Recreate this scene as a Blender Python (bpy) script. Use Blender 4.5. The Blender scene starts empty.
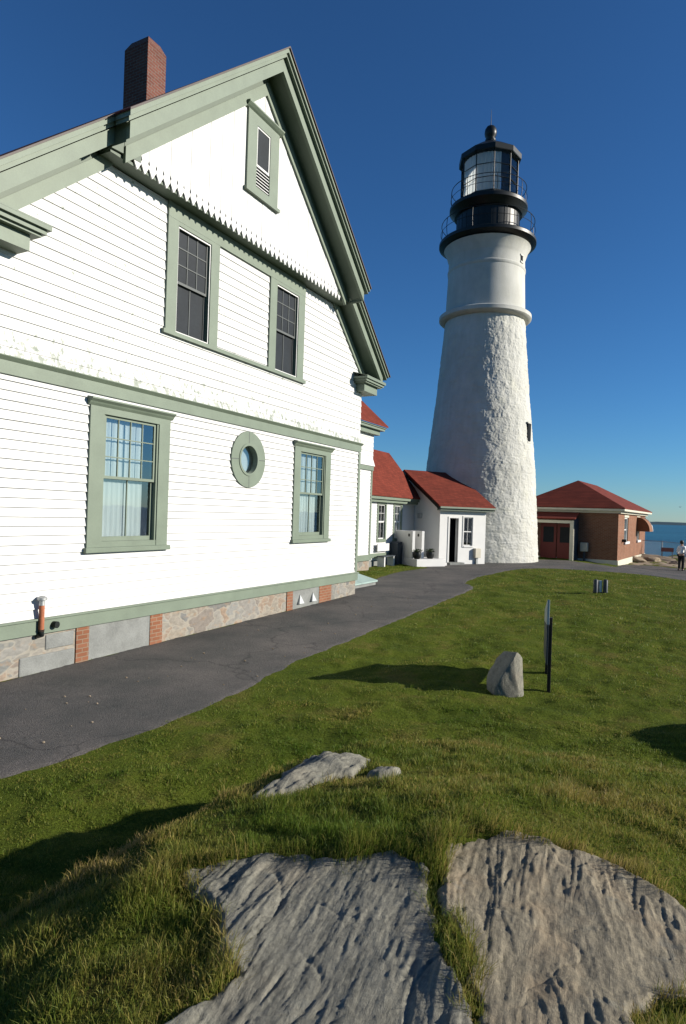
import bpy, bmesh, math, random
import numpy as np
from mathutils import Vector, Matrix
R = math.radians
random.seed(7); rng = np.random.default_rng(7)
scn = bpy.context.scene
COL = scn.collection

# ------------------------------------------------------------------ camera / light
TH = R(1.85); F_PX = 640.0; EYE = 2.5
cam = bpy.data.cameras.new("camera"); camo = bpy.data.objects.new("camera", cam); COL.objects.link(camo)
rx = Vector((math.cos(TH), 0, math.sin(TH))); ux = Vector((-math.sin(TH), 0, math.cos(TH)))
m = Matrix(((rx.x, ux.x, 0, 0), (rx.y, ux.y, -1, 0), (rx.z, ux.z, 0, EYE), (0, 0, 0, 1)))
camo.matrix_world = m
cam.sensor_fit = 'VERTICAL'; cam.sensor_height = 36.0; cam.lens = F_PX / 1024 * 36.0
cam.clip_start = .05; cam.clip_end = 60000; cam.shift_y = 1.0 / 1024
scn.camera = camo

SUN_EL, SUN_AZ = 21.0, -6.0            # azimuth from +X towards +Y
sd = Vector((math.cos(R(SUN_EL)) * math.cos(R(SUN_AZ)), math.cos(R(SUN_EL)) * math.sin(R(SUN_AZ)), math.sin(R(SUN_EL))))
sl = bpy.data.lights.new("sun", 'SUN'); slo = bpy.data.objects.new("sun", sl); COL.objects.link(slo)
sl.energy = 5.0; sl.angle = R(.5); sl.color = (1, .93, .82)
slo.rotation_euler = sd.to_track_quat('Z', 'Y').to_euler(); slo.location = (30, 0, 40)
w = bpy.data.worlds.new("World"); scn.world = w; w.use_nodes = True
nt = w.node_tree; nt.nodes.clear()
sk = nt.nodes.new('ShaderNodeTexSky'); sk.sky_type = 'NISHITA'; sk.sun_disc = False
sk.sun_elevation = R(SUN_EL); sk.sun_rotation = R(90 - SUN_AZ); sk.altitude = 20
sk.air_density = 1.0; sk.dust_density = 0; sk.ozone_density = 10
bg = nt.nodes.new('ShaderNodeBackground'); bg.inputs[1].default_value = .062
wo = nt.nodes.new('ShaderNodeOutputWorld')
wb = nt.nodes.new('ShaderNodeMix'); wb.data_type = 'RGBA'; wb.blend_type = 'MULTIPLY'; wb.inputs[0].default_value = 1; wb.inputs[7].default_value = (1.02, 1.06, .95, 1)
gm = nt.nodes.new('ShaderNodeGamma'); gm.inputs[1].default_value = 1.1; nt.links.new(sk.outputs[0], gm.inputs[0]); nt.links.new(gm.outputs[0], wb.inputs[6]); nt.links.new(wb.outputs[2], bg.inputs[0]); nt.links.new(bg.outputs[0], wo.inputs[0])
scn.view_settings.view_transform = 'Standard'; scn.view_settings.look = 'None'
scn.view_settings.exposure = .7; scn.view_settings.gamma = 1

# ------------------------------------------------------------------ numpy noise
_perm = np.random.default_rng(3).permutation(256); _perm = np.concatenate([_perm, _perm, _perm])
_ga = np.random.default_rng(4).uniform(0, 2 * np.pi, 256)
def perlin(x, y):
    xi = np.floor(x).astype(int); yi = np.floor(y).astype(int); xf = x - xi; yf = y - yi
    u = xf**3 * (xf * (xf * 6 - 15) + 10); v = yf**3 * (yf * (yf * 6 - 15) + 10)
    def g(ix, iy, dx, dy):
        h = _perm[_perm[ix & 255] + (iy & 255)]; a = _ga[h]; return np.cos(a) * dx + np.sin(a) * dy
    n00 = g(xi, yi, xf, yf); n10 = g(xi + 1, yi, xf - 1, yf); n01 = g(xi, yi + 1, xf, yf - 1); n11 = g(xi + 1, yi + 1, xf - 1, yf - 1)
    return 1.4 * ((n00 * (1 - u) + n10 * u) * (1 - v) + (n01 * (1 - u) + n11 * u) * v)
def fbm(x, y, o=4, g=.5):
    r = 0; a = 1
    for i in range(o):
        r = r + a * perlin(x * 2**i + 17.3 * i, y * 2**i - 9.1 * i); a *= g
    return r
def sstep(a, b, x):
    q = np.clip((x - a) / (b - a), 0, 1); return q * q * (3 - 2 * q)
def sdpoly(px, py, poly):                       # signed distance, inside positive
    d = np.full(px.shape, 1e9); ins = np.zeros(px.shape, bool); n = len(poly)
    for i in range(n):
        ax, ay = poly[i]; bx, by = poly[(i + 1) % n]
        ex, ey = bx - ax, by - ay; wx, wy = px - ax, py - ay
        t = np.clip((wx * ex + wy * ey) / (ex * ex + ey * ey), 0, 1)
        d = np.minimum(d, (wx - ex * t)**2 + (wy - ey * t)**2)
        c = ((ay <= py) & (by > py)) | ((by <= py) & (ay > py))
        with np.errstate(divide='ignore', invalid='ignore'):
            xx = ax + (py - ay) / (by - ay if by != ay else 1e-9) * ex
        ins ^= c & (px < xx)
    d = np.sqrt(d); return np.where(ins, d, -d)

# ------------------------------------------------------------------ materials
def nodes(name):
    mt = bpy.data.materials.new(name); mt.use_nodes = True
    t = mt.node_tree; b = t.nodes['Principled BSDF']; return mt, t, b
def N(t, k, **kw):
    n = t.nodes.new(k)
    for a, v in kw.items():
        if a.startswith('i_'): n.inputs[a[2:].replace('_', ' ')].default_value = v
        else: setattr(n, a, v)
    return n
def L(t, a, b): t.links.new(a, b)
def coords(t, scale=(1, 1, 1)):
    tc = N(t, 'ShaderNodeTexCoord'); mp = N(t, 'ShaderNodeMapping'); mp.inputs['Scale'].default_value = scale
    L(t, tc.outputs['Object'], mp.inputs[0]); return mp.outputs[0]
def noise(t, vec, scale, det=5, rough=.55, dist=0):
    n = N(t, 'ShaderNodeTexNoise'); n.inputs['Scale'].default_value = scale; n.inputs['Detail'].default_value = det
    n.inputs['Roughness'].default_value = rough; n.inputs['Distortion'].default_value = dist
    L(t, vec, n.inputs['Vector']); return n.outputs['Fac']
def ramp(t, fac, stops):
    r = N(t, 'ShaderNodeValToRGB'); e = r.color_ramp.elements
    while len(e) < len(stops): e.new(.5)
    for i, (p, c) in enumerate(stops):
        e[i].position = p; e[i].color = (*c, 1) if len(c) == 3 else c
    L(t, fac, r.inputs[0]); return r.outputs[0]
def mix(t, fac, a, b, mode='MIX'):
    n = N(t, 'ShaderNodeMix', data_type='RGBA', blend_type=mode)
    for s, v in ((n.inputs[0], fac), (n.inputs[6], a), (n.inputs[7], b)):
        if hasattr(v, 'links'): L(t, v, s)
        elif isinstance(v, (int, float)): s.default_value = v
        else: s.default_value = (*v, 1)
    return n.outputs[2]
def mth(t, op, a, b=0, clamp=False):
    n = N(t, 'ShaderNodeMath', operation=op, use_clamp=clamp)
    for s, v in ((n.inputs[0], a), (n.inputs[1], b)):
        if hasattr(v, 'links'): L(t, v, s)
        else: s.default_value = v
    return n.outputs[0]
def bump(t, b, h, strength, dist):
    n = N(t, 'ShaderNodeBump'); n.inputs['Strength'].default_value = strength; n.inputs['Distance'].default_value = dist
    L(t, h, n.inputs['Height']); L(t, n.outputs[0], b.inputs['Normal'])
def setb(b, rough=.6, spec=.4, metal=0):
    b.inputs['Roughness'].default_value = rough; b.inputs['Specular IOR Level'].default_value = spec; b.inputs['Metallic'].default_value = metal
def painted(name, c, var=.12, scale=3, rough=.55, bstr=.15, spec=.35, stretch=(1, 1, 1), metal=0):
    mt, t, b = nodes(name); v = coords(t, stretch)
    n1 = noise(t, v, scale, 6); n2 = noise(t, v, scale * 14, 4)
    lo = tuple(x * (1 - var) for x in c); hi = tuple(min(1, x * (1 + var)) for x in c)
    col = ramp(t, n1, [(.3, lo), (.7, hi)])
    col = mix(t, .35, col, ramp(t, n2, [(.3, lo), (.7, hi)]))
    L(t, col, b.inputs['Base Color']); setb(b, rough, spec, metal)
    bump(t, b, n2, bstr, .01); return mt
def flat(name, c, rough=.6, spec=.4, metal=0):
    mt, t, b = nodes(name); b.inputs['Base Color'].default_value = (*c, 1); setb(b, rough, spec, metal); return mt

def m_white_siding(name, peel):
    mt, t, b = nodes(name); v = coords(t)
    n1 = noise(t, v, .8, 4); n2 = noise(t, coords(t, (6, 1, 18)), 1.2, 6)
    col = ramp(t, n1, [(.3, (.50, .503, .49)), (.7, (.56, .56, .55))])
    col = mix(t, .25, col, ramp(t, n2, [(.3, (.47, .47, .445)), (.75, (.575, .575, .565))]))
    sp = N(t, 'ShaderNodeSeparateXYZ'); L(t, coords(t), sp.inputs[0])
    pn = noise(t, coords(t, (4.5, 1, 2.6)), 2.3, 9, .66)
    if peel:
        mr = N(t, 'ShaderNodeMapRange'); L(t, sp.outputs[2], mr.inputs[0])
        mr.inputs[1].default_value = 4.66; mr.inputs[2].default_value = 5.25; mr.inputs[3].default_value = .105; mr.inputs[4].default_value = -.015
        pn = mth(t, 'ADD', pn, mr.outputs[0])
        thr = [(.578, (0, 0, 0)), (.635, (1, 1, 1))]
    else: thr = [(.70, (0, 0, 0)), (.73, (1, 1, 1))]
    mk = ramp(t, pn, thr)
    pc = ramp(t, noise(t, v, 9, 3), [(.35, (.19, .22, .18)), (.65, (.36, .375, .33))])
    col = mix(t, mk, col, pc)
    L(t, col, b.inputs['Base Color']); setb(b, .6, .3); bump(t, b, n2, .12, .006); return mt
def m_brick(name, c1, c2, mortar, sc=1.0, face='xz'):
    mt, t, b = nodes(name)
    tc = N(t, 'ShaderNodeTexCoord'); sp = N(t, 'ShaderNodeSeparateXYZ'); L(t, tc.outputs['Object'], sp.inputs[0])
    cb = N(t, 'ShaderNodeCombineXYZ'); L(t, mth(t, 'ADD', sp.outputs[0], sp.outputs[1]), cb.inputs[0]); L(t, sp.outputs[2], cb.inputs[1])
    br = N(t, 'ShaderNodeTexBrick'); L(t, cb.outputs[0], br.inputs['Vector'])
    br.inputs['Color1'].default_value = (*c1, 1); br.inputs['Color2'].default_value = (*c2, 1); br.inputs['Mortar'].default_value = (*mortar, 1)
    br.inputs['Scale'].default_value = sc; br.inputs['Brick Width'].default_value = .215; br.inputs['Row Height'].default_value = .075
    br.inputs['Mortar Size'].default_value = .009; br.inputs['Mortar Smooth'].default_value = .3; br.inputs['Bias'].default_value = -.2
    n = noise(t, tc.outputs['Object'], 1.2, 6)
    col = mix(t, .55, br.outputs['Color'], ramp(t, n, [(.3, (.55, .55, .55)), (.7, (1, 1, 1))]), 'MULTIPLY')
    L(t, col, b.inputs['Base Color']); setb(b, .85, .2)
    bump(t, b, mth(t, 'SUBTRACT', 1, br.outputs['Fac']), .5, .01); return mt
def m_shingle(name, c):
    mt, t, b = nodes(name); tc = N(t, 'ShaderNodeTexCoord'); sp = N(t, 'ShaderNodeSeparateXYZ'); L(t, tc.outputs['Object'], sp.inputs[0])
    cb = N(t, 'ShaderNodeCombineXYZ'); L(t, mth(t, 'ADD', sp.outputs[0], mth(t, 'MULTIPLY', sp.outputs[1], .35)), cb.inputs[0]); L(t, mth(t, 'MULTIPLY', sp.outputs[2], 1.5), cb.inputs[1])
    br = N(t, 'ShaderNodeTexBrick'); L(t, cb.outputs[0], br.inputs['Vector'])
    k = lambda f: tuple(x * f for x in c) + (1,)
    br.inputs['Color1'].default_value = k(.86); br.inputs['Color2'].default_value = k(1.15); br.inputs['Mortar'].default_value = k(.5)
    br.inputs['Scale'].default_value = 1; br.inputs['Brick Width'].default_value = .3; br.inputs['Row Height'].default_value = .15; br.inputs['Mortar Size'].default_value = .008
    n = noise(t, tc.outputs['Object'], 1.4, 6)
    col = mix(t, .5, br.outputs['Color'], ramp(t, n, [(.3, (.6, .6, .6)), (.7, (1.1, 1.1, 1.1))]), 'MULTIPLY')
    L(t, col, b.inputs['Base Color']); setb(b, .9, .15); bump(t, b, br.outputs['Color'], .4, .01); return mt
def m_stone_wall(name):
    mt, t, b = nodes(name); v = coords(t, (1.0, 1, 1.7))
    d = N(t, 'ShaderNodeVectorMath', operation='ADD'); nz = N(t, 'ShaderNodeTexNoise'); nz.inputs['Scale'].default_value = 2.4; L(t, v, nz.inputs['Vector'])
    sc_ = N(t, 'ShaderNodeVectorMath', operation='SCALE'); sc_.inputs['Scale'].default_value = 1.0; L(t, nz.outputs['Color'], sc_.inputs[0])
    L(t, v, d.inputs[0]); L(t, sc_.outputs[0], d.inputs[1])
    vo = N(t, 'ShaderNodeTexVoronoi', feature='F1'); vo.inputs['Scale'].default_value = 1.7; L(t, d.outputs[0], vo.inputs['Vector'])
    ve = N(t, 'ShaderNodeTexVoronoi', feature='DISTANCE_TO_EDGE'); ve.inputs['Scale'].default_value = 1.7; L(t, d.outputs[0], ve.inputs['Vector'])
    sp = N(t, 'ShaderNodeSeparateColor'); L(t, vo.outputs['Color'], sp.inputs[0])
    col = ramp(t, sp.outputs[0], [(.0, (.17, .18, .175)), (.3, (.25, .225, .185)), (.55, (.22, .225, .215)), (.8, (.26, .20, .15)), (1, (.15, .16, .16))])
    col = mix(t, .6, col, ramp(t, noise(t, v, 9, 6, .65), [(.3, (.5, .48, .45)), (.7, (1.15, 1.1, 1.05))]), 'MULTIPLY')
    rust = ramp(t, noise(t, v, 5, 5), [(.55, (0, 0, 0)), (.68, (1, 1, 1))])
    col = mix(t, mth(t, 'MULTIPLY', rust, .5), col, (.26, .17, .10))
    edge = ramp(t, ve.outputs['Distance'], [(.03, (1, 1, 1)), (.07, (0, 0, 0))])
    col = mix(t, mth(t, 'MULTIPLY', edge, .6), col, (.28, .26, .215))
    L(t, col, b.inputs['Base Color']); setb(b, .9, .2); bump(t, b, ve.outputs['Distance'], .6, .05); return mt
def m_asphalt(name):
    mt, t, b = nodes(name); v = coords(t)
    col = ramp(t, noise(t, v, .55, 8, .68), [(.36, (.052, .053, .051)), (.64, (.108, .097, .090))])
    col = mix(t, .8, col, ramp(t, noise(t, v, 38, 5, .8), [(.28, (.35, .35, .35)), (.72, (1.65, 1.65, 1.62))]), 'MULTIPLY')
    spk = ramp(t, noise(t, v, 42, 2, .5), [(.70, (0, 0, 0)), (.74, (1, 1, 1))])
    col = mix(t, mth(t, 'MULTIPLY', spk, .4), col, (.22, .21, .19))
    cr = N(t, 'ShaderNodeTexVoronoi', feature='DISTANCE_TO_EDGE'); cr.inputs['Scale'].default_value = .32
    wv = N(t, 'ShaderNodeTexNoise'); wv.inputs['Scale'].default_value = 1.5; wv.inputs['Detail'].default_value = 6; L(t, v, wv.inputs['Vector'])
    ad = N(t, 'ShaderNodeVectorMath', operation='ADD'); L(t, v, ad.inputs[0]); L(t, wv.outputs['Color'], ad.inputs[1]); L(t, ad.outputs[0], cr.inputs['Vector'])
    ck = ramp(t, cr.outputs['Distance'], [(.003, (1, 1, 1)), (.009, (0, 0, 0))])
    col = mix(t, mth(t, 'MULTIPLY', ck, .55), col, (.02, .02, .02))
    L(t, col, b.inputs['Base Color']); setb(b, .85, .25); bump(t, b, noise(t, v, 55, 4, .75), .9, .02); return mt
def m_ground(name):
    mt, t, b = nodes(name); v = coords(t)
    col = ramp(t, noise(t, v, 1.1, 7, .65), [(.3, (.045, .068, .009)), (.52, (.080, .104, .013)), (.72, (.13, .108, .030))])
    col = mix(t, .7, col, ramp(t, noise(t, v, 30, 4, .7), [(.3, (.5, .5, .5)), (.7, (1.3, 1.3, 1.3))]), 'MULTIPLY')
    sp = N(t, 'ShaderNodeSeparateXYZ'); L(t, v, sp.inputs[0])
    L(t, col, b.inputs['Base Color']); setb(b, 1, .05); bump(t, b, noise(t, v, 25, 5, .7), .9, .05); return mt
def m_grass(name):
    mt, t, b = nodes(name); v = coords(t)
    at = N(t, 'ShaderNodeAttribute', attribute_name='tint')
    n = noise(t, v, .75, 6, .62)
    f = mth(t, 'ADD', mth(t, 'ADD', mth(t, 'MULTIPLY', n, 1.15), -.235), mth(t, 'MULTIPLY', at.outputs['Fac'], .36))
    col = ramp(t, f, [(.30, (.070, .128, .010)), (.46, (.114, .158, .020)), (.60, (.182, .190, .034)), (.76, (.27, .215, .055)), (.92, (.34, .25, .10))])
    L(t, col, b.inputs['Base Color']); setb(b, .55, .25)
    tr = N(t, 'ShaderNodeBsdfTranslucent'); L(t, col, tr.inputs[0]); mx = N(t, 'ShaderNodeMixShader'); mx.inputs[0].default_value = .38
    L(t, b.outputs[0], mx.inputs[1]); L(t, tr.outputs[0], mx.inputs[2]); L(t, mx.outputs[0], t.nodes['Material Output'].inputs[0]); return mt
def m_rock(name, tan):
    mt, t, b = nodes(name)
    tc = N(t, 'ShaderNodeTexCoord'); mp = N(t, 'ShaderNodeMapping', vector_type='TEXTURE'); mp.inputs['Rotation'].default_value = (0, 0, R(-20)); mp.inputs['Scale'].default_value = (.19, 1, .5)
    L(t, tc.outputs['Object'], mp.inputs[0]); v = mp.outputs[0]; v2 = coords(t)
    st = noise(t, v, 4.2, 10, .74, .3)
    c0, c1, c2 = ((.11, .098, .072), (.20, .175, .124), (.295, .258, .182)) if tan else ((.095, .094, .078), (.17, .165, .134), (.25, .24, .192))
    col = ramp(t, st, [(.25, c0), (.5, c1), (.76, c2)])
    col = mix(t, .7, col, ramp(t, noise(t, v2, 45, 6, .7), [(.28, (.55, .55, .55)), (.72, (1.35, 1.33, 1.3))]), 'MULTIPLY')
    rs = ramp(t, noise(t, v2, 2.3, 5), [(.52, (0, 0, 0)), (.68, (1, 1, 1))])
    col = mix(t, mth(t, 'MULTIPLY', rs, .45 if tan else .12), col, (.27, .19, .11))
    li = ramp(t, noise(t, v2, 7, 7, .6), [(.60, (0, 0, 0)), (.68, (1, 1, 1))])
    col = mix(t, mth(t, 'MULTIPLY', li, .35), col, (.10, .115, .11))
    L(t, col, b.inputs['Base Color']); setb(b, .8, .25)
    bump(t, b, mth(t, 'ADD', mth(t, 'MULTIPLY', st, 1.0), mth(t, 'MULTIPLY', noise(t, v2, 60, 5, .7), .35)), .8, .014); return mt
def m_tower(name, rough_):
    mt, t, b = nodes(name); v = coords(t)
    col = ramp(t, noise(t, v, .7, 6, .6), [(.3, (.41, .41, .372)), (.7, (.51, .508, .468))])
    col = mix(t, .5, col, ramp(t, noise(t, coords(t, (3, 3, .5)), 1.4, 6), [(.35, (.82, .81, .76)), (.7, (1, 1, 1))]), 'MULTIPLY')
    sp = N(t, 'ShaderNodeSeparateXYZ'); L(t, v, sp.inputs[0])
    li = ramp(t, noise(t, v, 1.1, 5), [(.56, (0, 0, 0)), (.7, (1, 1, 1))])
    col = mix(t, mth(t, 'MULTIPLY', li, .35), col, (.56, .55, .44))
    L(t, col, b.inputs['Base Color']); setb(b, .75, .25)
    bump(t, b, noise(t, v, 7 if rough_ else 14, 6, .6), .55 if rough_ else .15, .05); return mt
def m_glass(name, tint=(.35, .42, .45), refl=.25, trans=.85):
    mt, t, b = nodes(name); t.nodes.remove(b)
    fr = N(t, 'ShaderNodeFresnel'); fr.inputs[0].default_value = 1.5
    gl = N(t, 'ShaderNodeBsdfGlossy'); gl.inputs['Roughness'].default_value = .02; gl.inputs['Color'].default_value = (.9, .93, .95, 1)
    tr = N(t, 'ShaderNodeBsdfTransparent'); tr.inputs[0].default_value = (*tint, 1)
    mx = N(t, 'ShaderNodeMixShader'); L(t, mth(t, 'ADD', fr.outputs[0], refl, True), mx.inputs[0]); L(t, tr.outputs[0], mx.inputs[1]); L(t, gl.outputs[0], mx.inputs[2])
    wv = N(t, 'ShaderNodeBump'); wv.inputs['Strength'].default_value = .06; wv.inputs['Distance'].default_value = .02
    L(t, noise(t, coords(t), 1.5, 2), wv.inputs['Height']); L(t, wv.outputs[0], gl.inputs['Normal'])
    L(t, mx.outputs[0], t.nodes['Material Output'].inputs[0]); return mt
def m_cloth(name, c):
    mt, t, b = nodes(name); col = ramp(t, noise(t, coords(t, (1, 1, .4)), 1.5, 4), [(.3, tuple(x * .88 for x in c)), (.7, c)]); L(t, col, b.inputs['Base Color']); setb(b, .9, .1)
    tr = N(t, 'ShaderNodeBsdfTranslucent'); L(t, col, tr.inputs[0]); mx = N(t, 'ShaderNodeMixShader'); mx.inputs[0].default_value = .5
    L(t, b.outputs[0], mx.inputs[1]); L(t, tr.outputs[0], mx.inputs[2]); L(t, mx.outputs[0], t.nodes['Material Output'].inputs[0]); return mt
def m_sea(name):
    mt, t, b = nodes(name); v = coords(t, (1, 2.2, 1))
    col = ramp(t, noise(t, coords(t, (.25, 1, 1)), .006, 5), [(.35, (.014, .085, .135)), (.65, (.024, .125, .185))])
    L(t, col, b.inputs['Base Color']); setb(b, .45, .3)
    bump(t, b, noise(t, v, .22, 7, .65), 1.0, 1.2); return mt

M = dict(
    siding=m_white_siding('white_clapboard', False), shingle_wall=m_white_siding('white_shingle_wall', True),
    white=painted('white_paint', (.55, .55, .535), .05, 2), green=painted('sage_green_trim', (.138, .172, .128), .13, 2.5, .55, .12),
    green_shaded=painted('sage_trim_shaded', (.085, .112, .082), .1, 2.5), stone=m_stone_wall('fieldstone'),  # darker sage for soffits: shade under the eaves painted into the colour
    brick=m_brick('red_brick', (.20, .080, .042), (.25, .11, .062), (.24, .175, .12)), brick_dark=m_brick('chimney_brick', (.12, .042, .030), (.17, .065, .045), (.16, .125, .105)),
    roof=m_shingle('red_shingle', (.150, .030, .018)), concrete=painted('concrete', (.175, .182, .172), .3, 3, .9, .4),
    black=painted('black_iron', (.009, .011, .010), .3, 4, .42, .1, .3), dark=flat('dark_interior', (.012, .014, .016), .9, .1),
    glass=m_glass('window_glass', (.84, .89, .90), .18), glass_dark=m_glass('dark_window_glass', (.30, .33, .35), .03), screened=painted('screened_glass', (.018, .022, .026), .3, 1.2, .5, .02, .12), cloth=m_cloth('lantern_cloth', (.84, .87, .86)), glass_lantern=m_glass('lantern_glass', (.97, .98, .98), .0),
    curtain=painted('pale_curtain', (.40, .44, .43), .12, 4, .9, .2, .1, (5, 5, .3)), screen=painted('grey_insect_screen', (.075, .08, .082), .15, 6, .9),
    asphalt=m_asphalt('asphalt'), ground=m_ground('lawn_soil'), grass=m_grass('grass_blade'), rock=m_rock('grey_schist', False), rock_tan=m_rock('tan_schist', True),
    tower=m_tower('whitewashed_rubble', True), neck=m_tower('whitewashed_brick', False), sea=m_sea('sea_water'),
    copper=painted('rusty_pipe', (.30, .10, .045), .3, 12, .7), zinc=painted('galvanised_zinc', (.42, .43, .42), .15, 8, .45, .1, .5, (1, 1, 1), .6),
    teal=painted('pale_teal_paint', (.27, .36, .33), .1, 3), grey=painted('grey_enamel', (.30, .31, .30), .1, 5), beige=painted('beige_enamel', (.45, .42, .34), .1, 5),
    slate=painted('blue_grey_paint', (.035, .045, .055), .12, 3), red=painted('dark_red_door', (.17, .028, .022), .12, 3), cream=painted('cream_trim', (.52, .49, .38), .1, 3),
    orange=painted('rust_awning', (.19, .080, .032), .25, 3, .8), plant=painted('planter_leaves', (.045, .07, .02), .4, 9, .7), boulder=m_rock('boulder_stone', False),
    skin=flat('skin', (.42, .25, .18), .6), hair=flat('dark_hair', (.012, .010, .009), .6), shirt=painted('white_shirt', (.74, .74, .73), .05, 5, .9), trousers=flat('black_trousers', (.012, .012, .014), .9),
    panel=painted('sign_panel', (.33, .36, .36), .1, 6, .35), steel=painted('chain_link_steel', (.30, .31, .32), .1, 6, .5, .1, .4, (1, 1, 1), .4), bird=flat('gull_feathers', (.20, .20, .21), .8), isle=painted('island_woods', (.035, .055, .05), .2, .004),
    sash_grey=painted('sash_grey', (.075, .083, .080), .15, 5), drip=painted('brown_drip_edge', (.055, .040, .034), .2, 5), pale_stone=m_rock('pale_standing_stone', False), bronze=flat('lens_bronze', (.15, .17, .15), .25, .6), faded_red=painted('faded_red_board', (.19, .085, .075), .1, 3), sand=painted('cliff_rubble', (.24, .19, .13), .3, 1.5, .95, .6))

# ------------------------------------------------------------------ object helpers
def tag(o, label=None, cat=None, group=None, kind=None):
    if label: o['label'] = label
    if cat: o['category'] = cat
    if group: o['group'] = group
    if kind: o['kind'] = kind
    return o
def empty(name, loc, rz=0.0, label=None, cat=None, group=None):
    o = bpy.data.objects.new(name, None); COL.objects.link(o); o.location = loc; o.rotation_euler = (0, 0, rz); o.empty_display_size = .2
    return tag(o, label, cat, group)
def link_mesh(name, me, mat, parent=None):
    me.materials.append(mat); o = bpy.data.objects.new(name, me); COL.objects.link(o)
    if parent is not None: o.parent = parent
    return o
def np_mesh(name, V, Fc, mat, parent=None, smooth=True):
    me = bpy.data.meshes.new(name); V = np.asarray(V, np.float32); Fc = np.asarray(Fc, np.int32); k = Fc.shape[1]
    me.vertices.add(len(V)); me.vertices.foreach_set('co', V.ravel())
    me.loops.add(Fc.size); me.loops.foreach_set('vertex_index', Fc.ravel())
    me.polygons.add(len(Fc)); me.polygons.foreach_set('loop_start', np.arange(0, Fc.size, k, dtype=np.int32)); me.polygons.foreach_set('loop_total', np.full(len(Fc), k, np.int32))
    me.polygons.foreach_set('use_smooth', np.full(len(Fc), smooth)); me.update(calc_edges=True)
    return link_mesh(name, me, mat, parent)
class MB:
    def __init__(s): s.v = []; s.f = []
    def add(s, vs, fs):
        n = len(s.v); s.v += [tuple(p) for p in vs]; s.f += [tuple(i + n for i in f) for f in fs]; return s
    def box(s, x0, x1, y0, y1, z0, z1):
        return s.add([(x, y, z) for z in (z0, z1) for y in (y0, y1) for x in (x0, x1)], [(0, 2, 3, 1), (4, 5, 7, 6), (0, 1, 5, 4), (2, 6, 7, 3), (0, 4, 6, 2), (1, 3, 7, 5)])
    def prism(s, poly, y0, y1, axis='y'):                # poly in (x,z), extruded along y   (axis 'x': poly in (y,z); 'z': (x,y))
        n = len(poly)
        def P(a, b, c): return (a, c, b) if axis == 'y' else ((c, a, b) if axis == 'x' else (a, b, c))
        vs = [P(a, b, y0) for a, b in poly] + [P(a, b, y1) for a, b in poly]
        return s.add(vs, [tuple(range(n)), tuple(range(2 * n - 1, n - 1, -1))] + [(i, i + n, (i + 1) % n + n, (i + 1) % n) for i in range(n)])
    def quad(s, *p): return s.add(p, [tuple(range(len(p)))])
    def slab(s, quad4, t):                               # quad extruded by vector t
        q = [Vector(p) for p in quad4]; t = Vector(t)
        return s.add([*q, *[p + t for p in q]], [(0, 1, 2, 3), (7, 6, 5, 4)] + [(i, i + 4, (i + 1) % 4 + 4, (i + 1) % 4) for i in range(4)])
    def lathe(s, prof, seg=32, cx=0, cy=0, cap=True, a0=0):
        n = len(prof); vs = [(cx + r * math.cos(a0 + 2 * math.pi * k / seg), cy + r * math.sin(a0 + 2 * math.pi * k / seg), z) for r, z in prof for k in range(seg)]
        fs = [(i * seg + k, i * seg + (k + 1) % seg, (i + 1) * seg + (k + 1) % seg, (i + 1) * seg + k) for i in range(n - 1) for k in range(seg)]
        if cap: fs += [tuple(range(seg - 1, -1, -1)), tuple(range((n - 1) * seg, n * seg))]
        return s.add(vs, fs)
    def tube(s, pts, r, seg=6, closed=False):
        pts = [Vector(p) for p in pts]; n = len(pts); rs = r if isinstance(r, (list, tuple)) else [r] * n; vs = []
        for i, p in enumerate(pts):
            d = (pts[(i + 1) % n] - pts[i - 1]) if closed else (pts[min(i + 1, n - 1)] - pts[max(i - 1, 0)])
            d.normalize(); a = Vector((0, 0, 1)) if abs(d.z) < .9 else Vector((1, 0, 0)); u = d.cross(a).normalized(); v = d.cross(u)
            vs += [p + rs[i] * (u * math.cos(2 * math.pi * k / seg) + v * math.sin(2 * math.pi * k / seg)) for k in range(seg)]
        fs = [(i * seg + k, i * seg + (k + 1) % seg, ((i + 1) % n) * seg + (k + 1) % seg, ((i + 1) % n) * seg + k) for i in range(n if closed else n - 1) for k in range(seg)]
        if not closed: fs += [tuple(range(seg - 1, -1, -1)), tuple(range((n - 1) * seg, n * seg))]
        return s.add(vs, fs)
    def build(s, name, mat, parent=None, smooth=False, bevel=0, fix=True):
        me = bpy.data.meshes.new(name); me.from_pydata([tuple(p) for p in s.v], [], s.f)
        if fix or bevel:
            bm = bmesh.new(); bm.from_mesh(me)
            if bevel: bmesh.ops.bevel(bm, geom=bm.edges[:], offset=bevel, segments=2, affect='EDGES', profile=.5, clamp_overlap=True)
            bmesh.ops.recalc_face_normals(bm, faces=bm.faces[:]); bm.to_mesh(me); bm.free()
        if smooth:
            for p in me.polygons: p.use_smooth = True
            try: me.set_sharp_from_angle(angle=R(35))
            except Exception: pass
        return link_mesh(name, me, mat, parent)
def part(fn, name, mat, parent, **kw):
    b = MB(); fn(b); return b.build(name, mat, parent, **kw)
def bx(name, mat, parent, *a, bevel=0): return MB().box(*a).build(name, mat, parent, bevel=bevel)

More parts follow.
